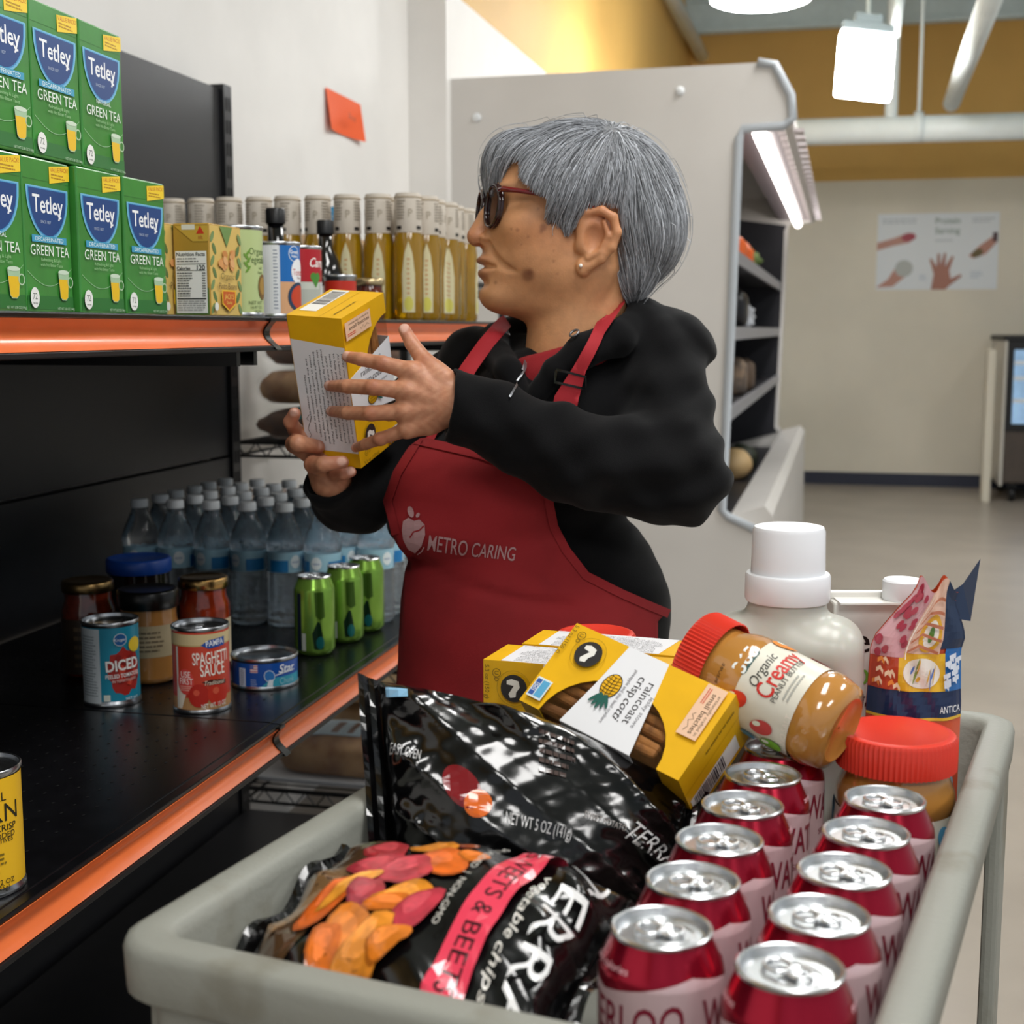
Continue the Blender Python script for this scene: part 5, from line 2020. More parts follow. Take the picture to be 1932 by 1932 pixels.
def hoodie_d(P):
    P = P.astype(np.float32)
    d = torso_d(P) - 3
    # wrinkles
    al = chain_d(P, [a_[0] for a_ in ARM_L], [a_[1] for a_ in ARM_L], 26)
    w1 = np.exp(-(((P - ARM_L[1][0].astype(np.float32)) ** 2).sum(-1)) / 190 ** 2)
    dn = P - ARM_L[0][0].astype(np.float32)
    al = al + (6.5 * w1 + 2.0) * np.sin(P[..., 1] * .085 + 1.1 * np.sin(P[..., 0] * .021) + P[..., 0] * .024) * .75 + 2.2 * np.sin(P[..., 0] * .07 - P[..., 1] * .05)
    ar = chain_d(P, [a_[0] for a_ in ARM_R], [a_[1] for a_ in ARM_R], 26) + 3 * folds(P, .5)
    # cuffs: clean openings
    cw = (ARM_L[4][0] - ARM_L[3][0]).astype(np.float32)
    cw /= np.linalg.norm(cw)
    cut_n = np.array([cw[0], cw[1] + .26, cw[2]], np.float32)
    cut_n /= np.linalg.norm(cut_n)
    al = smax(al, (P - ARM_L[4][0].astype(np.float32)) @ cut_n - 4, 6)
    al = smax(al, -cone_d(P, ARM_L[4][0], ARM_L[4][0] + cw * 40, 48, 52), 5)
    cr_ = (ARM_R[3][0] - ARM_R[2][0]).astype(np.float32)
    cr_ /= np.linalg.norm(cr_)
    cr2 = np.array([-.15, -.75, .62], np.float32)
    ar = smax(ar, (P - ARM_R[3][0].astype(np.float32)) @ cr2 - 2, 6)
    ar = smax(ar, -cone_d(P, ARM_R[3][0], ARM_R[3][0] + cr2 * 40, 44, 48), 5)
    d = smin(d, al, 30)
    d = smin(d, ar, 30)
    d = smin(d, cone_d(P, Q(1235, 690, 20), Q(1110, 680, -40), 74, 60), 36)      # near shoulder
    d = smin(d, cone_d(P, Q(890, 680, -100), Q(1050, 690, -60), 66, 56), 36)     # far shoulder
    # hood lying on the back and its edges round the neck
    hd_ = ell_d(P, Q(1235, 640, -40), (112, 66, 128), np.array([[.85, .53, 0], [-.53, .85, 0], [0, 0, 1]], np.float32).T)
    hd_ = smin(hd_, ell_d(P, Q(1300, 636, -30), (62, 34, 90), np.array([[.78, .62, 0], [-.62, .78, 0], [0, 0, 1]], np.float32).T), 24)
    d = smin(d, hd_, 18)
    near = chain_d(P, [Q(1190, 585, -40), Q(1205, 610, 40), Q(1165, 640, 105), Q(1100, 662, 130), Q(1048, 700, 138), Q(1000, 760, 140)], [30, 32, 32, 30, 24, 18], 10)
    far = chain_d(P, [Q(1120, 590, -110), Q(1010, 600, -120), Q(935, 640, -70), Q(935, 668, 30), Q(960, 700, 100), Q(995, 760, 135)], [30, 30, 28, 28, 24, 16], 10)
    d = smin(d, near, 8)
    d = smin(d, far, 8)
    # neck hole
    nk = cone_d(P, h2l((14, -170, 0)), h2l((34, -262, 12)), 96, 62)
    d = smax(d, -nk, 10)
    d = d + 1.6 * folds(P, 2) + 1.0 * np.sin(P[..., 0] * .11 + P[..., 2] * .07) * np.sin(P[..., 1] * .09)
    return d


cloth_m = M('black_fleece', '070709', .92, bump=.35, bscale=900, dist=.0008, sheen=.05, spec=.2)
Vo, Fo = surface_net(hoodie_d, np.array([*(Q(545, 535, 60)[:2]), -290]), np.array([*(Q(1400, 1330, 100)[:2]), 400]), 4.6)
fast_mesh('hoodie', Vo, Fo, cloth_m, PERSON)


# trousers and shoes
def legs_d(P):
    P = P.astype(np.float32)
    d = ell_d(P, Q(1010, 1400, 0), (255, 240, 185))
    for dx, dz in ((-95, 50), (105, -50)):
        d = smin(d, chain_d(P, [Q(1010, 1480, 0) + [dx, 0, dz], Q(1010, 1900, 0) + [dx * .9, 0, dz], Q(1010, 2440, 0) + [dx * .9, 0, dz]], [125, 98, 74], 20), 40)
    fl = (P[..., 1] - FLOOR_L[1]) + 60
    return smax(d, fl, 10)


FLOOR_L = w2loc(Vector((PO.x, PO.y, 0)))
_dn = np.array([Vector((0, 0, -1)).dot(PU), Vector((0, 0, -1)).dot(PV), Vector((0, 0, -1)).dot(PWv)])


def legs2(P):
    P = P.astype(np.float32)
    top = Q(1010, 1400, 0).astype(np.float32)
    dn = _dn.astype(np.float32)
    hgt = (FLOOR_L - top) @ _dn
    d = ell_d(P, top, (255, 240, 185))
    for dx, dz in ((-95, 50), (105, -50)):
        o = np.array([dx, 0, dz], np.float32)
        d = smin(d, chain_d(P, [top + o + dn * 60, top + o * .95 + dn * (hgt * .5), top + o * .95 + dn * (hgt - 70)], [125, 98, 74], 20), 40)
    return d


lo_b = np.minimum(Q(1010, 1400, 0), FLOOR_L) - np.array([280, 100, 260])
hi_b = np.maximum(Q(1010, 1400, 0), FLOOR_L) + np.array([280, 20, 260])
lo_b[1] = Q(1010, 1290, 0)[1]
Vg, Fg = surface_net(legs2, lo_b, hi_b, 11)
fast_mesh('trousers', Vg, Fg, M('black_trousers', '0e0e11', .85, bump=.3, bscale=600), PERSON)
for dx, dz in ((-95, 50), (105, -50)):
    o = FLOOR_L + np.array([dx * .95, 0, dz * .95])
    ow = Vector(loc_arr(o[None])[0])
    fd = (PU * -.75 + PWv * .66)
    fd.z = 0
    fd.normalize()
    v_, f_ = blob_vf(.135, .048, .05, 3, .02, 14, .75, flat=.9)
    mesh('shoe', xf((v_, f_), Matrix.Translation((ow.x + fd.x * .06, ow.y + fd.y * .06, 0)) @ Matrix.Rotation(math.atan2(fd.y, fd.x), 4, 'Z')), M('black_shoe', '141416', .5), PERSON, smooth=True)


# red T-shirt collar
def tee_d(P):
    P = P.astype(np.float32)
    d = cone_d(P, h2l((26, -222, 0)), h2l((60, -300, 20)), 98, 98)
    d = smax(d, -cone_d(P, h2l((12, -100, 0)), h2l((30, -300, -5)), 94, 99), 4)
    n_ = (h2l((60, -250, 10)) - h2l((26, -222, 0)))
    up = np.array([-.30, -.95, .1], np.float32)
    return smax(d, (P - h2l((100, -238, 0)).astype(np.float32)) @ up, 5)


Vt, Ft = surface_net(tee_d, HO + np.array([-220, 180, -140]), HO + np.array([150, 380, 180]), 3.5)
fast_mesh('t_shirt', Vt, Ft, M('red_shirt', '8a141c', .85, bump=.3, bscale=900), PERSON)

# ---------------------------------------------------------------- apron laid over the hoodie
CAML = w2loc(CAMP)


def march(field, lo_t=.55, lift_px=6.0):
    """lay (x, -y) photo pixels on the first surface of the field along the sight line"""

    def batch(uv, lift):
        tg = np.array([Q(p[0], -p[1], 0) for p in uv])
        dr = tg - CAML
        ln = np.linalg.norm(dr, axis=1)
        dr = dr / ln[:, None]
        t = ln * lo_t
        best, bt = np.full(len(t), 1e9), t.copy()
        live = np.ones(len(t), bool)
        for _ in range(70):
            i = np.where(live)[0]
            if len(i) == 0:
                break
            dd = field((CAML + dr[i] * t[i, None]).astype(np.float32))
            m = dd < best[i]
            best[i[m]], bt[i[m]] = dd[m], t[i[m]]
            live[i[(dd < .4)]] = False
            t[i] += np.maximum(dd * .8, .5)
            live &= t < ln * 1.25
        p = CAML + dr * bt[:, None]
        e = 3.0
        g_ = np.stack([field((p + np.eye(3)[k] * e).astype(np.float32)) - field((p - np.eye(3)[k] * e).astype(np.float32)) for k in range(3)], 1)
        g_ = g_ / (np.linalg.norm(g_, axis=1, keepdims=True) + 1e-9)
        p = p - g_ * np.where(best > .4, best, 0)[:, None]
        return [tuple(q) for q in loc_arr(p + g_ * (lift_px + lift / PK))]

    def f(u, v, lift):
        return batch([(u, v)], lift)[0]
    f.batch = batch
    return f


def apron_field(P):
    d = torso_d(P) - 13
    # cloth bridging the fold below the bust, with a soft crease
    P = P.astype(np.float32)
    d = d + 2.5 * np.sin(P[..., 0] * .035 + P[..., 1] * .004) * np.clip((P[..., 1] - 300) / 200, 0, 1) + 1.5 * np.sin(P[..., 0] * .06 + P[..., 1] * .05)
    cy = 412 - 72 * ((60 - P[..., 0]) / 335) ** 2
    return groove(d, P[..., 1] - cy, 6.5, 14, np.maximum(P[..., 0] - 20, -290 - P[..., 0]))


apron_m = M('red_apron_cloth', '8e1a20', .85, bump=.5, bscale=1400, dist=.0006, vary=.16, vscale=9)
AP = [(786, 824), (850, 838), (905, 850), (960, 868), (1010, 886), (1040, 905), (1044, 950), (1052, 990), (1075, 1035), (1110, 1080), (1180, 1115), (1262, 1150), (1240, 1172), (1240, 1300), (1244, 1560), (730, 1560), (748, 1320), (758, 1130), (768, 1060), (742, 1010), (726, 945), (745, 890)]
fm = march(apron_field, lift_px=2.0)


A = Art(fm, cut=(13, 13), lift=0.0, step=0.0)
A.poly([(x, -y) for x, y in AP], apron_m)
ap = A.build('apron', PERSON, smooth=True)
md = ap.modifiers.new('thickness', 'SOLIDIFY')
md.thickness = .0025
md.offset = -1
# stitched hems
hem_m = apron_m


def inset(pts, k):
    out = []
    for i, p in enumerate(pts):
        a_, b_ = pts[max(i - 1, 0)], pts[min(i + 1, len(pts) - 1)]
        t_ = Vector((b_[0] - a_[0], b_[1] - a_[1])).normalized()
        out.append((p[0] - t_.y * k, p[1] + t_.x * k))
    return out


A = Art(fm, cut=(13, 13), lift=.0016, step=.0)
for seg, k in ((AP[0:6], 9), (AP[5:12], 9), ([AP[0], AP[21], AP[20], AP[19]], -9)):
    s2 = inset(seg, k)
    A.line([(x, -y) for x, y in s2], 16, hem_m)
A.build('hem', ap, smooth=True)
logo = M('apron_print', 'b08a8c', .8)
A = Art(fm, cut=(14, 14), lift=.0012, step=.0003)
A.text('METRO CARING', 891, -1034, 27, logo, width=164, rot=-8.5, bold=.004)
A.poly([(762, -1000), (764, -985), (774, -978), (784, -984), (794, -981), (803, -990), (804, -1008), (797, -1028), (785, -1040), (772, -1033), (764, -1017)], logo)
A.line([(776, -1013), (783, -1003), (794, -1000), (802, -992)], 2.5, apron_m)
A.ell(779, -967, 5.5, 11, logo, rot=12)
A.ell(792, -973, 3, 5, logo, rot=-30)
A.line([(790, -1041), (798, -1036), (803, -1028)], 2, logo)
A.build('printed_logo', ap)

# neck straps over the hoodie
strap_m = M('apron_strap', 'a01c26', .8, bump=.4, bscale=1200, dist=.0005)


def strap_field(P):
    P = P.astype(np.float32)
    d = torso_d(P) - 9
    d = smin(d, cone_d(P, Q(1235, 690, 20), Q(1110, 680, -40), 74, 60), 36)
    d = smin(d, cone_d(P, Q(890, 680, -100), Q(1050, 690, -60), 66, 56), 36)
    d = smin(d, chain_d(P, [Q(1190, 585, -30), Q(1195, 612, 40), Q(1165, 640, 105), Q(1100, 675, 132), Q(1060, 760, 140)], [36, 38, 38, 37, 34], 20), 24)
    return smin(d, chain_d(P, [Q(1010, 600, -110), Q(940, 635, -60), Q(925, 665, 20), Q(890, 720, 60)], [36, 34, 34, 34], 20), 24)


def hood_field(P):
    return smin(hoodie_d(P), torso_d(P) - 4, 20)


sm = march(strap_field, lift_px=4.0)
hm = march(hood_field, lift_px=3.5)
A = Art(sm, cut=(10, 10), lift=0, step=0)
A.poly([(1180, -556), (1172, -548), (1150, -572), (1120, -625), (1084, -690), (1048, -748), (1030, -840), (1026, -900), (1066, -905), (1070, -850), (1090, -750), (1104, -700), (1140, -632), (1180, -575)], strap_m)
st = A.build('neck_strap', ap, smooth=True)
A = Art(sm, cut=(10, 10), lift=0, step=0)
A.poly([(950, -598), (940, -604), (905, -645), (872, -692), (820, -780), (790, -832), (818, -838), (850, -780), (900, -698), (930, -655), (962, -618)], strap_m)
st2 = A.build('neck_strap', ap, smooth=True)
A = Art(sm, cut=(8, 8), lift=.003, step=0)
A.line([(1056, -700), (1102, -709), (1100, -732), (1052, -724), (1056, -700)], 5, M('buckle_black', '0c0c0e', .25))
A.build('strap_buckle', ap)
# zip, drawstring eyelets
A = Art(hm, cut=(6, 6), lift=.001, step=.0002)
A.line([(992, -688), (984, -705), (972, -730), (960, -752)], 4, M('zip_metal', '8a8c90', .35, metal=.9))
A.line([(988, -684), (984, -700)], 7, M('zip_metal'))
A.build('zip', PERSON)
for x, y in ((952, 630), (1086, 633)):
    c_ = Vector(hm(x, -y, .001))
    t_ = Vector(hm(x + 6, -y, .001)) - c_
    b_ = Vector(hm(x, -y - 6, .001)) - c_
    t_.normalize()
    b_ = (b_ - t_ * b_.dot(t_)).normalized()
    mesh('eyelet', tube([c_ + (t_ * math.cos(i * .5236) + b_ * math.sin(i * .5236)) * .0055 for i in range(12)], .0013, 6, True), M('zip_metal'), PERSON, smooth=True)

# ---------------------------------------------------------------- the box held in both hands (and its kind)
yel_box = M('yellow_carton', 'e6b010', .42, vary=.05, vscale=30)
STORY = ['Lesley was known for her pineapple and', 'At Lesley Stowe she loved to entertain', 'to help people eat and share real food', 'lesley stowe raincoast crisps started', 'pure indulgence with fruit and nuts', 'inspired by the exotic flavors of the Pacific', 'this combination of pineapple, mango and', 'brought together into each crispy bite', 'made in small batches, these crisps', 'are the perfect addition to your', 'favorite desserts!']


def cracker_box(label, mtx, K=1.0):
    """local axes: x = front width from the story side, y = thickness behind the front, z = length"""
    t = thing('cracker_box', label, 'box', mtx=mtx, group='yellow cracker boxes')
    W_, T, L_ = CB_W * K, CB_T * K, CB_L * K
    e = .0007
    arc_ = [(W_ * (1 - .62 * math.sin(math.pi * i / 16)), L_ * (.5 - .37 * math.cos(math.pi * i / 16))) for i in range(17)]
    fr = [(0, 0), (W_, 0)] + arc_ + [(W_, L_), (0, L_)]
    card = join(prism(fr, 0, e, 'y'), box(0, e, e, T, 0, L_), box(0, W_, T - e, T, 0, L_), box(e, W_, e, T - e, 0, e), box(e, W_, e, T - e, L_ - e, L_), box(W_ - e, W_, e, T - e, e, L_ * .13), box(W_ - e, W_, e, T - e, L_ * .87, L_ - e))
    mesh('carton', card, yel_box, t)
    rg_ = random.Random(5)
    ck_ = M('cracker', 'b0743a', .7, col2='6e4420', vscale=70, bump=.6, bscale=200)
    n = 7
    for i in range(n):
        x0 = W_ * (.10 + .83 * i / n)
        mesh('cracker', xf(box(-W_ * .05, W_ * .05, -T * .40, T * .40, -L_ * .31, L_ * .40, .003), Matrix.Translation((x0 + W_ * .06, T * .5, L_ * .40)) @ Matrix.Rotation(rg_.uniform(-.05, .05), 4, 'Y')), ck_, t)
    film = M('window_film', '6a4a2a', .06, alpha=.10, spec=.9)
    mesh('window_film', join(prism(arc_, e * 1.2, e * 1.6, 'y'), box(W_ - e * .5, W_ - e * .3, e * 2, T - e * 2, L_ * .13, L_ * .87)), film, t)
    band = [(0, L_ * .35), (W_ * .5, L_ * .315), (W_, L_ * .27), (W_, L_ * .71), (W_ * .5, L_ * .655), (0, L_ * .60)]
    mesh('paper_band', join(prism(band, -.0003, 0, 'y'), box(W_, W_ + .0003, 0, T, L_ * .27, L_ * .71)), ink('e4e5e8'), t)
    A = Art(plane_map((0, 0, 0), (1, 0, 0), (0, 0, 1)), lift=.0004)   # front
    gr, pn = '4c4a4c', '77757a'
    A.text('lesley stowe', W_ * .57, L_ * .635, .0036, pn, width=W_ * .36)
    A.text('raincoast', W_ * .50, L_ * .592, .0070, gr, width=W_ * .48)
    A.text('crisp', W_ * .36, L_ * .530, .0070, gr, width=W_ * .24)
    A.text('cotti', W_ * .63, L_ * .530, .0070, gr, width=W_ * .25, shear=.35)
    A.text('pineapple and thai basil crackers', W_ * .52, L_ * .472, .0028, pn, width=W_ * .64)
    px0, pz0 = W_ * .46, L_ * .40
    A.ell(px0, pz0, .0108, .0080, '1c1a14')
    A.ell(px0, pz0, .0100, .0072, 'e6ae18')
    for k in range(-3, 4):
        hl = .0068 * math.sqrt(max(0, 1 - (k * .0028 / .0102) ** 2))
        A.line([(px0 + k * .0028, pz0 - hl), (px0 + k * .0028 + .0012, pz0), (px0 + k * .0028, pz0 + hl)], .0005, '2a2410')
    for k in (-1, 0, 1):
        A.line([(px0 - .0085, pz0 + k * .0032), (px0 + .0085, pz0 + k * .0032)], .0004, '2a2410')
    for k in (-2, -1, 0, 1, 2):
        A.ell(px0 + .0155 - abs(k) * .0012, pz0 + k * .0026, .0062, .0014, '1f5a50', rot=k * 16)
    # stamp with the batch note
    A.rect(W_ * .02, W_ * .60, L_ * .850, L_ * .965, 'e6bfa0')
    A.text('artisanally crafted in', W_ * .33, L_ * .945, .0024, '5a4a3c', width=W_ * .46)
    A.text('small batches', W_ * .33, L_ * .918, .0040, '4a3a2c', width=W_ * .46)
    A.lines(W_ * .06, W_ * .24, L_ * .868, L_ * .892, 2, 'd0503c', seed=3, rag=.1)
    A.line([(W_ * .34, L_ * .885), (W_ * .37, L_ * .872), (W_ * .41, L_ * .893), (W_ * .44, L_ * .87), (W_ * .5, L_ * .888), (W_ * .55, L_ * .875)], .0004, '6a5a4c')
    # seal, weight and approval marks
    sx_, sz_ = W_ * .27, L_ * .185
    A.ell(sx_, sz_, .0112, .0112, '2c2a2a')
    A.poly([(sx_ - .0075, sz_ - .002), (sx_ - .006, sz_ + .004), (sx_ - .001, sz_ + .005), (sx_ + .003, sz_ + .002), (sx_ + .007, sz_ + .0015), (sx_ + .008, sz_ - .003), (sx_ + .005, sz_ - .0045), (sx_ + .001, sz_ - .002), (sx_ - .002, sz_ + .0), (sx_ - .003, sz_ - .006), (sx_ - .006, sz_ - .006)], 'e6e4dc')
    A.ring(sx_, sz_, .0145, .0004, 'a8820e')
    A.ring(W_ * .12, L_ * .085, .0036, .0005, '4a3c10')
    A.text('U', W_ * .12, L_ * .085, .0034, '4a3c10')
    A.text('D', W_ * .19, L_ * .085, .0034, '4a3c10')
    A.text('5.3 oz (150 g)', W_ * .22, L_ * .030, .0036, '4a3c10', width=W_ * .36)
    A.rect(W_ * .70, W_ * .93, L_ * .025, L_ * .118, 'd9e6e8')
    A.rect(W_ * .72, W_ * .91, L_ * .065, L_ * .110, '58a4cc')
    A.rect(W_ * .72, W_ * .91, L_ * .030, L_ * .060, '3458a0')
    A.text('NON', W_ * .815, L_ * .052, .0022, 'eef2f6')
    A.text('GMO', W_ * .815, L_ * .038, .0022, 'eef2f6')
    A.build('front_print', t, kind='stuff')
    A = Art(plane_map((0, T, 0), (0, -1, 0), (0, 0, 1)), lift=.0002)  # side with the story
    A.poly([(.0008, L_ * .10), (T - .0008, L_ * .10), (T - .0008, L_ * .81), (.0008, L_ * .845)], 'e3e3e6')
    n = len(STORY)
    for i, s_ in enumerate(STORY):
        A.text(s_, T * (.93 - .074 * i), L_ * .47, .0023, '3c3c44', rot=-90, width=min(L_ * .64, len(s_) * L_ * .0158))
    A.line([(T * .16, L_ * .34), (T * .10, L_ * .31), (T * .17, L_ * .29), (T * .2, L_ * .33), (T * .1, L_ * .24), (T * .15, L_ * .2), (T * .09, L_ * .17), (T * .16, L_ * .15), (T * .12, L_ * .12)], .0005, '2a2a30')
    A.build('story_print', t)
    A = Art(plane_map((0, 0, L_), (1, 0, 0), (0, 1, 0)), lift=.0002)  # top end
    A.rect(.001, W_ - .001, T * .40, T * .408, 'b88a0c')
    A.rect(W_ * .18, W_ * .97, T * .60, T * .92, 'eceae4')
    u = W_ * .42
    A.layer += 1
    while u < W_ * .93:
        w_ = rg_.choice((.0006, .001, .0015))
        A.rect(u, u + w_, T * .63, T * .89, '222230', A.layer)
        u += w_ + rg_.choice((.0007, .0012))
    A.lines(W_ * .1, W_ * .8, T * .18, T * .24, 1, '8a6c14', seed=2)
    A.build('end_print', t)
    return t


HELD = cracker_box('yellow cracker box held up in both hands, story side visible', HELD_M, HELD_K)
# ================================================================ the cart
CA = math.radians(23.93) - YAW                  # cart's long axis, clockwise from +Y
AX = Vector((math.sin(CA), math.cos(CA), 0))    # along the cart, away from the camera
PX = Vector((math.cos(CA), -math.sin(CA), 0))   # across the cart
A0, A1, P0, P1 = .566, 1.205, -.475, -.082
RIM, TFL = .915, .812                           # rim height, tray floor


def cw(a_, p_, z):
    q = AX * a_ + PX * p_
    return Vector((q.x, q.y, z))


def w2c(P):
    return P.dot(AX), P.dot(PX), P.z


def along(x, y, amax):
    """point on the sight line at a given place along the cart"""
    r = rd(x, y)
    return CAMP + r * (amax / r.dot(AX))


CC = cw((A0 + A1) / 2, (P0 + P1) / 2, 0)
CROT = -CA                                       # local y = along the cart
cart_m = M('cart_plastic', '898a82', .55, bump=.35, bscale=260, dist=.001, col2='66604f', vscale=11, ramp=(.56, .74))
cart = thing('utility_cart', 'grey plastic utility cart loaded with groceries', 'cart', (CC.x, CC.y, 0), (0, 0, CROT))
LW_, LL_ = P1 - P0, A1 - A0


def tray(z_rim, z_fl, name):
    prof_ = [(.022, z_fl), (.016, z_fl + .006), (.013, z_rim - .010), (.011, z_rim - .003), (.007, z_rim), (-.007, z_rim), (-.0115, z_rim - .002), (-.013, z_rim - .007), (-.012, z_rim - .030), (-.008, z_rim - .034), (.000, z_rim - .034), (.004, z_fl + .01), (.010, z_fl - .008)]
    v, f = [], []
    n = None
    for ins, z in prof_:
        r = max(.004, .022 - ins * .6)
        pl = rrect(LW_ - 2 * ins, LL_ - 2 * ins, r, 5)
        n = len(pl)
        v += [(x, y, z) for x, y in pl]
    for j in range(len(prof_) - 1):
        for i in range(n):
            k = (i + 1) % n
            f.append((j * n + i, j * n + k, (j + 1) * n + k, (j + 1) * n + i))
    f.append(tuple(range(n)))
    f.append(tuple(reversed(range((len(prof_) - 1) * n, len(prof_) * n))))
    f = [tuple(reversed(q)) for q in f]
    return mesh(name, (v, f), cart_m, cart, sharp=50)


tray(RIM, TFL, 'top_tray')
tray(.30, .20, 'lower_tray')
for sx_ in (-1, 1):
    for sy_ in (-1, 1):
        x, y = sx_ * (LW_ / 2 + .0105), sy_ * (LL_ / 2 - .05)
        mesh('corner_post', box(min(x, x - sx_ * .0125), max(x, x - sx_ * .0125), y - .028, y + .028, .29, RIM - .033, .004), cart_m, cart)
        cs = mesh('caster', xf(lathe([(.045, -.015), (.05, -.01), (.05, .01), (.045, .015)], 20), Matrix.Translation((x - sx_ * .03, y, .0505)) @ Matrix.Rotation(math.pi / 2, 4, 'Y')), M('caster_rubber', '2a2a2c', .6), cart, sharp=40)
        mesh('caster_fork', join(box(x - sx_ * .03 - .02, x - sx_ * .03 + .02, y - .02, y + .02, .10, .20), box(x - sx_ * .03 - .021, x - sx_ * .03 - .017, y - .014, y + .014, .045, .11), box(x - sx_ * .03 + .017, x - sx_ * .03 + .021, y - .014, y + .014, .045, .11)), M('fork_steel', '8a8c8e', .35, metal=.8), cs)
# folded white paper bags on the lower tray
for i, (a_, p_, rr) in enumerate(((.75, -.26, .2), (1.0, -.26, -.2))):
    c_ = cw(a_, p_, .2007)
    t = thing('paper_bag', ('white paper bag lying on the cart\'s lower tray near its handle end', 'white paper bag lying on the cart\'s lower tray near the jug end')[i], 'bag', c_, (0, 0, CROT + rr))
    mesh('paper', blob_vf(.11, .08, .07, 30 + i, .25, 14, .6, flat=.6), M('white_paper', 'cfd0d4', .5), t)

# ---------------------------------------------------------------- drink cans in two rows
cran_m = M('cranberry_can', 'a01830', .2, metal=.72, vary=.08, vscale=20)
pale_can = M('pale_pink_can', 'd9bcc0', .32, metal=.25)
wine = M('wine_ink', '8c2038', .3, metal=.3)


def art_can(A, R, h):
    n = 24
    top = []
    per = 2 * math.pi * R
    for i in range(n + 1):
        u = -per / 2 + per * i / n
        k = abs(((u / per) * 2 + 1.0) % 1.0 - .5) * 2          # chevrons
        top.append((u, h * .775 + h * .10 * k))
    A.poly([(-per / 2, h * .08), (per / 2, h * .08)] + list(reversed(top)), pale_can)
    for u0 in (-per / 2 + per * .25, per * .25):
        A.text('WATERLOO', u0, h * .66, .018, wine, width=per * .45, bold=.012, arc=.005)
        A.text('SPARKLING WATER', u0, h * .52, .0042, wine, width=per * .30)
        A.text('cranberry', u0, h * .42, .008, wine, width=per * .26, shear=.2)
        A.ell(u0 - .008, h * .22, .009, .009, wine)
        A.ell(u0 + .009, h * .20, .008, .008, wine)
    A.rect(-.006, .006, h * .12, h * .52, 'e6dcdc')
    A.lines(-.0055, .0055, h * .13, h * .51, 16, '8a5a64', seed=4)
    A.text('zero calories', -.0 + per * .25, h * .885, .0036, 'e8b8c0', width=.032)
    A.text('zero calories', -per * .25, h * .885, .0036, 'e8b8c0', width=.032)


rowL = [(.655 + .0668 * i, -.2055 - .0030 * i) for i in range(6)]
rowR = [(.637 + .0668 * i, -.1345 + .0008 * i) for i in range(5)]
ords = ['first', 'second', 'third', 'fourth', 'fifth', 'sixth']
proto_can = None
rg = random.Random(12)
tabs = {('L', 0): 1.3, ('L', 1): 1.9, ('L', 2): .3, ('L', 3): 2.2, ('L', 4): 1.0, ('L', 5): 2.6}
for tag_, row in (('L', rowL), ('R', rowR)):
    for i, (a_, p_) in enumerate(row):
        c_ = cw(a_, p_, TFL + .0004)
        lb = 'red drink can %s, %s counting towards the peanut butter jars' % ('beside the chip bags' if tag_ == 'L' else 'along the cart rim', ords[i])
        rz = face_cam(c_) + (0.55 if tag_ == 'L' else .35) + rg.uniform(-.5, .5)
        if proto_can is None:
            proto_can = drink_can('drink_can', lb, c_, .0655, .1205, cran_m, rz, 'red drink cans in the cart', art_can, .0265, 1.0)
        else:
            clone(proto_can, c_, rz, lb)


# ---------------------------------------------------------------- peanut butter jars
pb_m = M('peanut_butter', 'b8803c', .1, coat=1.0, vary=.08, vscale=16, bump=.15, bscale=40, dist=.002)
red_lid = M('red_plastic', 'd63a2a', .32)


def ribbed_lid(R, z0, z1, n=72):
    v, f = [], []
    prof_ = [(0, z0), (0, z1 - .004), (-.0012, z1 - .0012), (-.004, z1), (-.0065, z1 - .0003), (-.009, z1 - .0012)]
    for j, (dr, z) in enumerate(prof_):
        for i in range(2 * n):
            a_ = math.pi * i / n
            rb = .0007 * (1 if i % 2 else -1) if j < 2 else 0
            r = R + dr + rb
            v.append((r * math.cos(a_), r * math.sin(a_), z))
    m = 2 * n
    for j in range(len(prof_) - 1):
        for i in range(m):
            k = (i + 1) % m
            f.append((j * m + i, j * m + k, (j + 1) * m + k, (j + 1) * m + i))
    f.append(tuple(range((len(prof_) - 1) * m, len(prof_) * m)))
    return v, f


def pb_art(A, R, h):
    A.text('365', .0, h * .60, .0105, 'e8ece8', bold=.02)
    A.text('Organic', .0, h * .485, .0080, '3c3c38', shear=.25, width=.030)
    A.text('Creamy', .004, h * .405, .0135, 'cc2c24', bold=.01, width=.046)
    A.text('PEANUT BUTTER', .002, h * .335, .0045, '3c3c38', width=.042)
    A.lines(-.014, .016, h * .25, h * .30, 2, 'a8a8a0', seed=2)
    A.text('NO SALT', -.034, h * .22, .0042, 'f2e8dc')
    for u, v, c in ((-.030, .55, 'd23a2c'), (-.042, .36, 'c84848'), (.034, .50, 'e0862c'), (.05, .30, 'd23a2c'), (-.062, .48, '58a0c8'), (-.056, .30, '7ab83c'), (.062, .46, '7ab83c'), (-.075, .22, 'd88a48'), (.078, .35, 'd23a2c'), (-.09, .5, 'e0862c'), (.095, .52, '58a0c8'), (-.10, .30, 'd23a2c')):
        A.ell(u, h * v, .0065, .0098, c, rot=25)
        A.ell(u + .002, h * v + .004, .0022, .0035, 'e6efe0', rot=25)


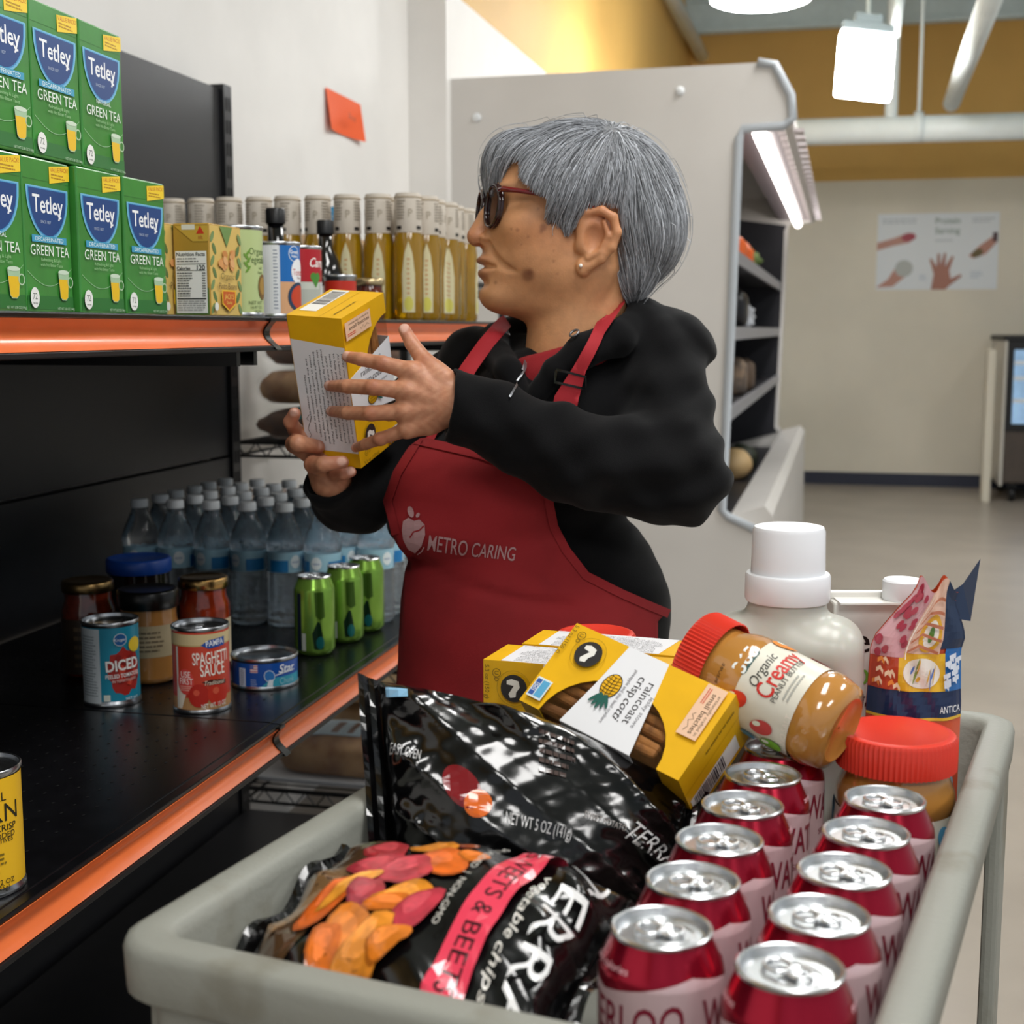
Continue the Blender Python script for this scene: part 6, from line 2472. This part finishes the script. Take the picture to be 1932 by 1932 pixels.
def pb_jar(label, mtx, R=.0425, Hh=.148, roll=0.0, lidk=1.0):
    t = thing('peanut_butter_jar', label, 'jar', mtx=mtx)
    lh = .026
    b_ = [(.001, .004), (R * .62, .004), (R * .7, 0), (R * .9, .003), (R, .016), (R, .022), (R - .0012, .024), (R - .0012, Hh - .055), (R, Hh - .052), (R * .98, Hh - .043), (R * .88, Hh - .032), (R * .86, Hh - lh - .001), (R * .86, Hh - .004), (.001, Hh - .004)]
    mesh('jar_body', lathe(b_, 44, cap=False), pb_m, t, sharp=60)
    mesh('lid', ribbed_lid(R * .985 * lidk, Hh - lh, Hh), red_lid, t, sharp=40)
    mesh('paper_label', lathe([(R - .0006, .026), (R - .0006, Hh - .056)], 48, cap=False), M('jar_label', 'ddd9ca', .35, coat=.3), t, smooth=True)
    A = Art(cyl_map(R - .0006, roll), cut=(.004, None), lift=.00015, step=.00006)
    A.poly([(-.012, Hh - .056), (-.012, Hh * .57), (-.009, Hh * .55), (.009, Hh * .55), (.012, Hh * .57), (.012, Hh - .056)], '3c5a56')
    pb_art(A, R - .0006, Hh)
    A.build('label_print', t)
    A = Art(cyl_map(R * .9, roll), cut=(.004, None), lift=.002)
    A.text('BEST BEFORE', -.022, Hh - .040, .003, '3a2410')
    A.text('05/24 2025', -.022, Hh - .046, .003, '3a2410')
    A.build('date_print', t)
    return t


# the upright jar
c_ = at(1705, 1412, 1.0)
a_, p_, _ = w2c(c_)
a_, p_ = 1.016, -.1405
c_ = cw(a_, p_, TFL + .0005)
pb_jar('peanut butter jar with red lid standing upright beside the cans', Matrix.Translation(c_) @ Matrix.Rotation(face_cam(c_) + 2.4, 4, 'Z'), R=.0435, Hh=.135)
# the tilted jar lying over the pile
lid_c, base_c = at(1312, 1232, 1.055), at(1592, 1378, .983)
zax = (lid_c - base_c).normalized()
xax = (CAMP - (lid_c + base_c) / 2)
xax = (xax - zax * xax.dot(zax)).normalized()
yax = zax.cross(xax)
mt = Matrix.Identity(4)
mt.col[0][:3], mt.col[1][:3], mt.col[2][:3], mt.col[3][:3] = xax, yax, zax, base_c
pb_jar('peanut butter jar lying tilted against the yellow box', mt, R=.0358, Hh=(lid_c - base_c).length, roll=.38)
# jar behind the boxes, only its lid showing
lc = at(1124, 1192, 1.246)
pb_jar('peanut butter jar behind the yellow boxes, its lid showing', Matrix.Translation((lc.x, lc.y, TFL + .0006)), R=.0362, Hh=lc.z - TFL)

# ---------------------------------------------------------------- the other cracker boxes
CK = .88
cracker_box('yellow cracker box tilted front up on the cart', box_pose([[-0.5822, 0.2991, 0.756], [-0.7191, -0.6234, -0.3071], [0.3794, -0.7224, 0.578]], [0.0572, -0.0978, -1.2141], CK), CK)


def flat_box(label, x, y, d, head, roll=0.0):
    """story side up; head = heading of the thickness axis right of the view direction"""
    p = at(x, y, d)
    hd = YAW - math.radians(head)
    ya = Vector((-math.sin(hd), math.cos(hd), 0))
    xa = Vector((0, 0, -1))
    za = xa.cross(ya)
    m = Matrix.Identity(4)
    m.col[0][:3], m.col[1][:3], m.col[2][:3], m.col[3][:3] = xa, ya, za, p
    return cracker_box(label, m, CK)


flat_box('yellow cracker box lying story side up beside the chip bag', 912, 1244, 1.102, 20)
flat_box('yellow cracker box farthest back, half hidden by its neighbours', 985, 1214, 1.162, 20)


# ---------------------------------------------------------------- shapes from distance fields in their own metres
def net(name, f, lo, hi, h, mat, parent):
    V, F_ = surface_net(f, lo, hi, h)
    return mesh(name, ([tuple(map(float, v)) for v in V], [tuple(map(int, q)) for q in F_]), mat, parent, smooth=True)


# detergent jug
jc = along(1482, 1250, 1.075)
jw = Vector((jc.x, jc.y, TFL + .0006))
jug = thing('plastic_jug', 'milky white plastic jug with white cap in the cart', 'jug', jw, (0, 0, YAW - .25))


def jug_d(P):
    P = P.astype(np.float32)
    q = np.abs(P - np.array([0, 0, .100], np.float32)) - np.array([.036, .013, .076], np.float32)
    d = np.sqrt((np.maximum(q, 0) ** 2).sum(-1)) + np.minimum(q.max(-1), 0) - .025
    d = smin(d, cone_d(P, (0, 0, .17), (0, 0, .215), .034, .029), .014)
    rec = ell_d(P, (.026, -.051, .112), (.032, .028, .058))
    d = smax(d, -rec, .012)
    return smin(d, cone_d(P, (.0, 0, .19), (0, 0, .218), .0285, .0285), .006)


net('jug_body', jug_d, (-.075, -.06, -.002), (.075, .06, .25), .0028, M('milky_plastic', 'c6c5bc', .32, sss=.2, trans=.15), jug)
cp_ = [(.0325, .214), (.0335, .216), (.0335, .234), (.0325, .236), (.0292, .2365), (.0285, .270), (.0272, .273), (.0255, .2735), (.001, .2725)]
mesh('cap', lathe(cp_, 48, cap=False), M('jug_cap', 'e4e6ea', .3), jug, sharp=40)

# juice carton
kc = along(1658, 1220, 1.151)
kw = Vector((kc.x, kc.y, TFL + .0005))
kt = thing('juice_carton', 'white juice carton with screw cap behind the pasta bag', 'carton', kw, (0, 0, YAW + .0))
KW, KD, KH = .086, .038, .207
mesh('carton', box(-KW / 2, KW / 2, -KD / 2, KD / 2, 0, KH, .002), M('white_carton', 'dedcd6', .4), kt)
mesh('top_fold', join(box(-KW / 2, KW / 2, -.004, .004, KH, KH + .006, .001), box(-KW / 2 + .003, KW / 2 - .003, -.03, -.002, KH, KH + .0015)), M('white_carton'), kt)
mesh('screw_cap', ribbed_cap if False else lathe([(.0155, KH + .001), (.0162, KH + .003), (.0162, KH + .017), (.0148, KH + .0185), (.001, KH + .0185)], 32, cap=False, cx=.014, cy=-.014), M('jug_cap'), kt, sharp=40)
A = Art(plane_map((-KW / 2, -KD / 2, 0), (1, 0, 0), (0, 0, 1)))
A.text('er', KW * .36, KH * .85, .022, '141414', width=.034)
A.text('100%', KW * .42, KH * .70, .013, '7ab648', width=.052)
A.text('juice', KW * .30, KH * .60, .010, '1c1c1c', shear=.3, width=.034)
A.ell(KW * .5, KH * .2, .026, .028, 'e8821e')
A.ell(KW * .62, KH * .33, .012, .004, '5a7a2c', rot=20)
A.rect(.0, KW * .14, .001, KH * .58, '2484b4')
A.build('front_print', kt)

# ---------------------------------------------------------------- pasta bag
bw = cw(1.092, -.1395, TFL + .0006)
pt_ = thing('pasta_bag', 'colourful patterned pasta bag tied at the top', 'bag', bw, (0, 0, YAW - .16))
PBW, PBH = .072, .232


def pasta_surf(u, v, side):
    """u in -1..1 across, v in 0..1 upwards"""
    pin = 1 - .10 * max(0, (v - .60) / .40) ** .8
    if v > .82:
        pin -= .50 * min(1, (v - .82) / .14) ** 1.2
    hw = PBW / 2 * pin
    dep = .022 * (1 - .75 * max(0, (v - .45) / .55)) * (1 - abs(u) ** 3.2)
    dep = max(dep, .0012)
    cr = .0022 * math.sin(9 * u + 14 * v) * math.sin(23 * v + 3 * u) * (1 - abs(u))
    lean = .012 * max(0, v - .8)
    x = u * hw + .016 * max(0, v - .78) / .22 * 1.0
    return (x, side * (dep + cr) - .0, v * PBH + .006 * math.sin(5 * u) * max(0, v - .85) / .15)


def pasta_map(u, v, d):
    v = v if v < .44 else .55 + (v - .445) * .45 / .555
    p = pasta_surf(u, v, -1)
    return (p[0], p[1] - d, p[2])


nu, nv = 24, 40
v_, f_ = [], []
for side in (-1, 1):
    for j in range(nv + 1):
        for i in range(nu + 1):
            v_.append(pasta_surf(-1 + 2 * i / nu, j / nv, side))
o2 = (nu + 1) * (nv + 1)
for s_i in range(2):
    for j in range(nv):
        for i in range(nu):
            b0_ = s_i * o2 + j * (nu + 1) + i
            q = (b0_, b0_ + 1, b0_ + nu + 2, b0_ + nu + 1)
            f_.append(q if s_i == 0 else tuple(reversed(q)))
pg = lambda h_: M('gloss_' + h_, h_, .22, coat=.4)
mesh('bag_body', (v_, f_), pg('d2522c'), pt_, smooth=True)
A = Art(pasta_map, cut=(.08, .03), lift=.0008, step=.0001)
A.rect(-1, 1, .0, .10, pg('1c2c50'))
A.rect(-1, 1, .455, .565, pg('1c2c50'))
A.rect(-1, 1, .445, .457, pg('e0b030'))
A.rect(-1, 1, .10, .108, pg('e0b030'))
A.rect(-1, -.40, .565, .70, pg('b8452c'))
A.rect(-.40, .62, .565, .72, pg('e2b42c'))
A.rect(.62, 1, .565, .74, pg('2c6cb0'))
A.rect(-1, -.28, .70, 1.0, pg('c99aa0'))
A.rect(-.28, .48, .72, 1.0, pg('d8b4a0'))
A.rect(.48, 1, .74, 1.0, pg('20304c'))
A.ell(.1, .64, .40, .062, pg('e8e4da'))
A.ell(.18, .80, .26, .075, pg('d8a428'))
A.ell(.18, .80, .17, .055, pg('e8e6dc'))
A.ell(.18, .80, .06, .036, pg('5a8a3c'))
rg_ = random.Random(8)
for k in range(26):
    u, v = rg_.uniform(-.95, -.34), rg_.uniform(.70, .97)
    A.ring(u, v, .07, .03, pg('a03044'), n=10, ry=.018)
for k in range(10):
    u, v = rg_.uniform(-.22, .42), rg_.uniform(.59, .69)
    A.ell(u, v, .05, .010, pg(rg_.choice(['4a6ab0', '7a8a3c', 'd0a030'])), rot=rg_.uniform(0, 90), n=10)
for k in range(10):
    u = rg_.uniform(.66, .95)
    A.line([(u, .58 + .013 * k), (u - .1, .59 + .013 * k), (u + .05, .60 + .013 * k)], .02, pg('d4dce8'))
for k in range(9):
    u, v = rg_.uniform(-.95, -.45), rg_.uniform(.58, .69)
    A.line([(u, v), (u + .08, v + .012), (u + .14, v - .008)], .018, pg(rg_.choice(['e8d0b0', 'e08a3c'])))
for k in range(5):
    A.line([(-.26 + .02 * k, .73 + .04 * k), (-.06, .76 + .045 * k), (.42, .73 + .05 * k)], .012, pg('b06a4c'))
A.line([(-.28, .70), (-.28, 1.0)], .02, pg('f0ece4'))
A.text('ANTICA', .70, .50, .028, 'e8e8ea', width=.46)
A.text('RIGATO', .60, .16, .03, 'f0c040', width=.5, shear=.2)
A.text('SEMOLA', .60, .05, .028, 'e0e4ea', width=.5)
A.ell(.62, .34, .20, .055, '7ab0c4')
A.rect(.45, .80, .29, .33, 'b89058')
A.build('bag_print', pt_, kind='stuff')
# upright folded end of the bag
mesh('tied_top', ([(.004, -.002, PBH * .90), (.040, -.004, PBH * .88), (.046, .0, PBH * 1.09), (.034, .002, PBH * 1.0), (.004, .002, PBH * .90), (.040, .004, PBH * .88)], [(0, 1, 2, 3), (4, 3, 2, 5)]), pg('20304c'), pt_)


# ---------------------------------------------------------------- chip bags
bag_m = M('black_foil', '050506', .17, coat=.4, bump=.12, bscale=60, dist=.002)


def ridge(x):
    return 1 - abs(math.sin(x))


class Pillow:
    """crumpled pillow bag between four corner points (bl, br, tr, tl)"""

    def __init__(s, c, thick, crumple, seed, p=.5, back=.5, fine=.25, arch=.0):
        s.fine, s.arch = fine, arch
        s.c = [Vector(q) for q in c]
        s.th, s.cr, s.p, s.back = thick, crumple, p, back
        s.n = ((s.c[1] - s.c[0]).cross(s.c[3] - s.c[0])).normalized()
        r = random.Random(seed)
        s.w = [(r.uniform(3, 11), r.uniform(3, 11), r.uniform(0, 6.28), r.uniform(.4, 1)) for _ in range(7)]
        s.w2 = [(r.uniform(10, 34), r.uniform(10, 34), r.uniform(0, 6.28), r.uniform(.1, .32)) for _ in range(9)]

    def pt(s, u, v, side=1, d=0.0):
        uu, vv = min(max(u, 0), 1), min(max(v, 0), 1)
        b = s.c[0] * (1 - uu) * (1 - vv) + s.c[1] * uu * (1 - vv) + s.c[2] * uu * vv + s.c[3] * (1 - uu) * vv
        e = (max(0, 4 * uu * (1 - uu)) ** s.p) * (max(0, 4 * vv * (1 - vv)) ** s.p)
        k = 0
        for a_, b_, ph, am in s.w:
            k += am * (ridge(a_ * uu + b_ * vv + ph + .6 * math.sin(5 * vv + ph)) - .36)
        for a_, b_, ph, am in s.w2:
            k += s.fine * am * (ridge(a_ * uu - b_ * vv + ph + 1.2 * math.sin(4 * uu + 3 * vv + ph)) - .36)
        edge = 1 - min(1, 2.2 * min(uu, 1 - uu, vv, 1 - vv) * 2)
        k *= s.cr * (.35 + 1.3 * edge) * min(1, e * 3)
        h = s.th * e * (1 if side > 0 else s.back) + (k if side > 0 else 0)
        return b + s.n * (side * h + d) + Vector((0, 0, s.arch * 4 * uu * (1 - uu) * vv))

    def build(s, name, parent, org, nu=90, nv=70):
        v, f = [], []
        for side in (1, -1):
            for j in range(nv + 1):
                for i in range(nu + 1):
                    v.append(s.pt(i / nu, j / nv, side) - org)
        o = (nu + 1) * (nv + 1)
        for k in range(2):
            for j in range(nv):
                for i in range(nu):
                    b = k * o + j * (nu + 1) + i
                    q = (b, b + 1, b + nu + 2, b + nu + 1)
                    f.append(q if k == 0 else tuple(reversed(q)))
        return mesh(name, (v, f), bag_m, parent, smooth=True)

    def map(s, org):
        return lambda u, v, d: tuple(s.pt(u, v, 1, d) - org)

    def seal(s, name, parent, org, u_edge, out, w=.022, n=34):
        """crimped strip along u = const"""
        v, f = [], []
        for j in range(n + 1):
            a_ = s.pt(u_edge, j / n)
            dr = (s.pt(1 - u_edge, j / n) - a_)
            dr = -(dr - s.n * dr.dot(s.n)).normalized()
            for k in range(5):
                z = .0012 * (1 if k % 2 else -1)
                v.append(a_ + dr * (w * k / 4) + s.n * (z + .006 * math.sin(j * .5 + k * .3) * k / 4 + out * k / 4) - org)
        for j in range(n):
            for k in range(4):
                b = j * 5 + k
                f.append((b, b + 1, b + 6, b + 5))
        return mesh(name, (v, f), bag_m, parent)


def gk(h_):
    return M('foil_' + h_, h_, .16, coat=.6)


# bag lying in front: u = bag upwards (left to right), v = near to far
q1 = [cw(.586, -.442, .862), cw(.588, -.254, .872), cw(.752, -.258, .900), cw(.752, -.440, .900)]
bag1 = Pillow(q1, .046, .0045, 3, p=.42, back=1.45, fine=.10)
o1 = sum(bag1.c, Vector()) / 4
o1.z = TFL
t1 = thing('chip_bag', 'black chip bag with orange and pink chips and pink band', 'bag', o1)
bag1.build('bag_body', t1, o1)
bag1.seal('seal_strip', t1, o1, 0, .010, .016)
bag1.seal('seal_strip', t1, o1, 1, .0, .012)
A = Art(bag1.map(o1), cut=(.03, .04), lift=.0007, step=.00010)
A.poly([(.03, .10), (.20, .06), (.26, .5), (.22, .92), (.06, .94), (.02, .5)], gk('4a3522'))
A.ell(.13, .45, .07, .22, gk('7a5c3c'), rot=-20)
A.ell(.10, .34, .04, .14, gk('94785a'), rot=-30)
chips = [
    (.27, .74, .075, .105, 'b02c34', 30), (.42, .80, .085, .075, 'e08a1e', -10), (.50, .66, .10, .11, 'd8641c', 20), (.585, .74, .05, .05, 'e0761c', 0),
    (.30, .60, .10, .085, 'b83240', 15), (.42, .58, .095, .10, 'be3444', -20), (.25, .40, .065, .155, 'd2601c', -24), (.285, .46, .035, .13, 'e89a30', -28),
    (.36, .40, .06, .12, 'a83040', 20), (.50, .42, .10, .075, 'e08c22', 18), (.47, .37, .09, .05, 'd8701c', 20), (.555, .36, .055, .12, 'b83444', -12),
    (.38, .20, .085, .15, 'd87a1e', 8), (.46, .17, .075, .14, 'e08a28', -14), (.33, .16, .05, .12, 'd0681c', 12), (.53, .20, .05, .08, 'd8781e', -30)]
for u, v, ru, rv, c, r_ in chips:
    rg_ = random.Random(int(u * 1000))
    pts = []
    cr_, sr_ = math.cos(math.radians(r_)), math.sin(math.radians(r_))
    for i in range(18):
        a_ = 2 * math.pi * i / 18
        k = 1 + .14 * math.sin(3 * a_ + u * 20) + rg_.uniform(-.04, .04)
        x, y = ru * k * math.cos(a_), rv * k * math.sin(a_)
        pts.append((u + x * cr_ - y * sr_, v + x * sr_ + y * cr_))
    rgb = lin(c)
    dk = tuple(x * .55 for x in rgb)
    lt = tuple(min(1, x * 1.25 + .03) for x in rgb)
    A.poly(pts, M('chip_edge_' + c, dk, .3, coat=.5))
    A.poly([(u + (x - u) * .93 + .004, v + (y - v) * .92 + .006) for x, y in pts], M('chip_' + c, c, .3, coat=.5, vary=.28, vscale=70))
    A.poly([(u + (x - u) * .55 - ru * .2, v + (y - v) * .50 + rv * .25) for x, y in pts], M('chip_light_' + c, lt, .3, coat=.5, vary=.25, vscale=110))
A.poly([(.70, 1.0), (.815, 1.0), (.80, .5), (.80, .02), (.695, .02), (.69, .5)], gk('d83c54'))
A.text('SWEETS & BEETS', .748, .48, .052, gk('2a0c12'), rot=-90, width=.80, bold=.004)
A.text('vegetable chips', .850, .42, .030, gk('d8d4cc'), rot=-90, width=.62, shear=.25)
A.text('TERRA', .935, .46, .085, gk('e4e4e4'), rot=-90, width=.92, bold=-.004)
A.text('SALT ADDED  |  NON-GMO', .640, .60, .020, gk('c8c4bc'), rot=-90, width=.58)
A.build('bag_print', t1, kind='stuff')

# bag leaning behind it: u left to right, v lower to upper
q2 = [cw(.778, -.428, .832), cw(.858, -.268, .826), cw(.932, -.272, .912), cw(.842, -.478, .990)]
bag2 = Pillow(q2, .046, .009, 11, p=.48, back=.40, fine=.30, arch=.012)
o2 = sum(bag2.c, Vector()) / 4
o2.z = TFL
t2 = thing('chip_bag', 'black crumpled chip bag leaning behind the other chip bag', 'bag', o2)
bag2.build('bag_body', t2, o2)
bag2.seal('seal_strip', t2, o2, 0, .012, .016)
bag2.seal('seal_strip', t2, o2, 1, .006, .014)
A = Art(bag2.map(o2), cut=(.03, .04), lift=.0008, step=.00010)
A.text('NET WT 5 OZ (141g)', .50, .47, .050, gk('d0d0d0'), width=.22, rot=-6)
A.text('SWEET POTATO', .72, .56, .032, gk('8a8480'), width=.14, rot=-6)
A.text('TERRA', .89, .52, .12, gk('b8b8b8'), width=.20, rot=-28)
A.ell(.25, .58, .06, .09, gk('7a1018'), rot=20)
A.ell(.30, .52, .045, .06, gk('d8641c'), rot=-20)
A.text('EASY OPEN', .07, .70, .045, gk('c8c8c8'), width=.10, rot=-10)
A.lines(.50, .62, .70, .92, 5, gk('4a3c38'), seed=3)
A.rect(.02, .09, .93, .97, gk('88b8d8'))
A.build('bag_print', t2, kind='stuff')
# third black bag filling the gap between the two and under the boxes
q3 = [cw(.885, -.435, .845), cw(.940, -.278, .835), cw(1.055, -.322, .850), cw(1.085, -.440, .862)]
bag3 = Pillow(q3, .030, .006, 21, p=.5, back=.9)
o3 = sum(bag3.c, Vector()) / 4
o3.z = TFL
t3 = thing('chip_bag', 'black chip bag lying under the yellow cracker boxes', 'bag', o3)
bag3.build('bag_body', t3, o3)
bag3.seal('seal_strip', t3, o3, 1, .004, .012)
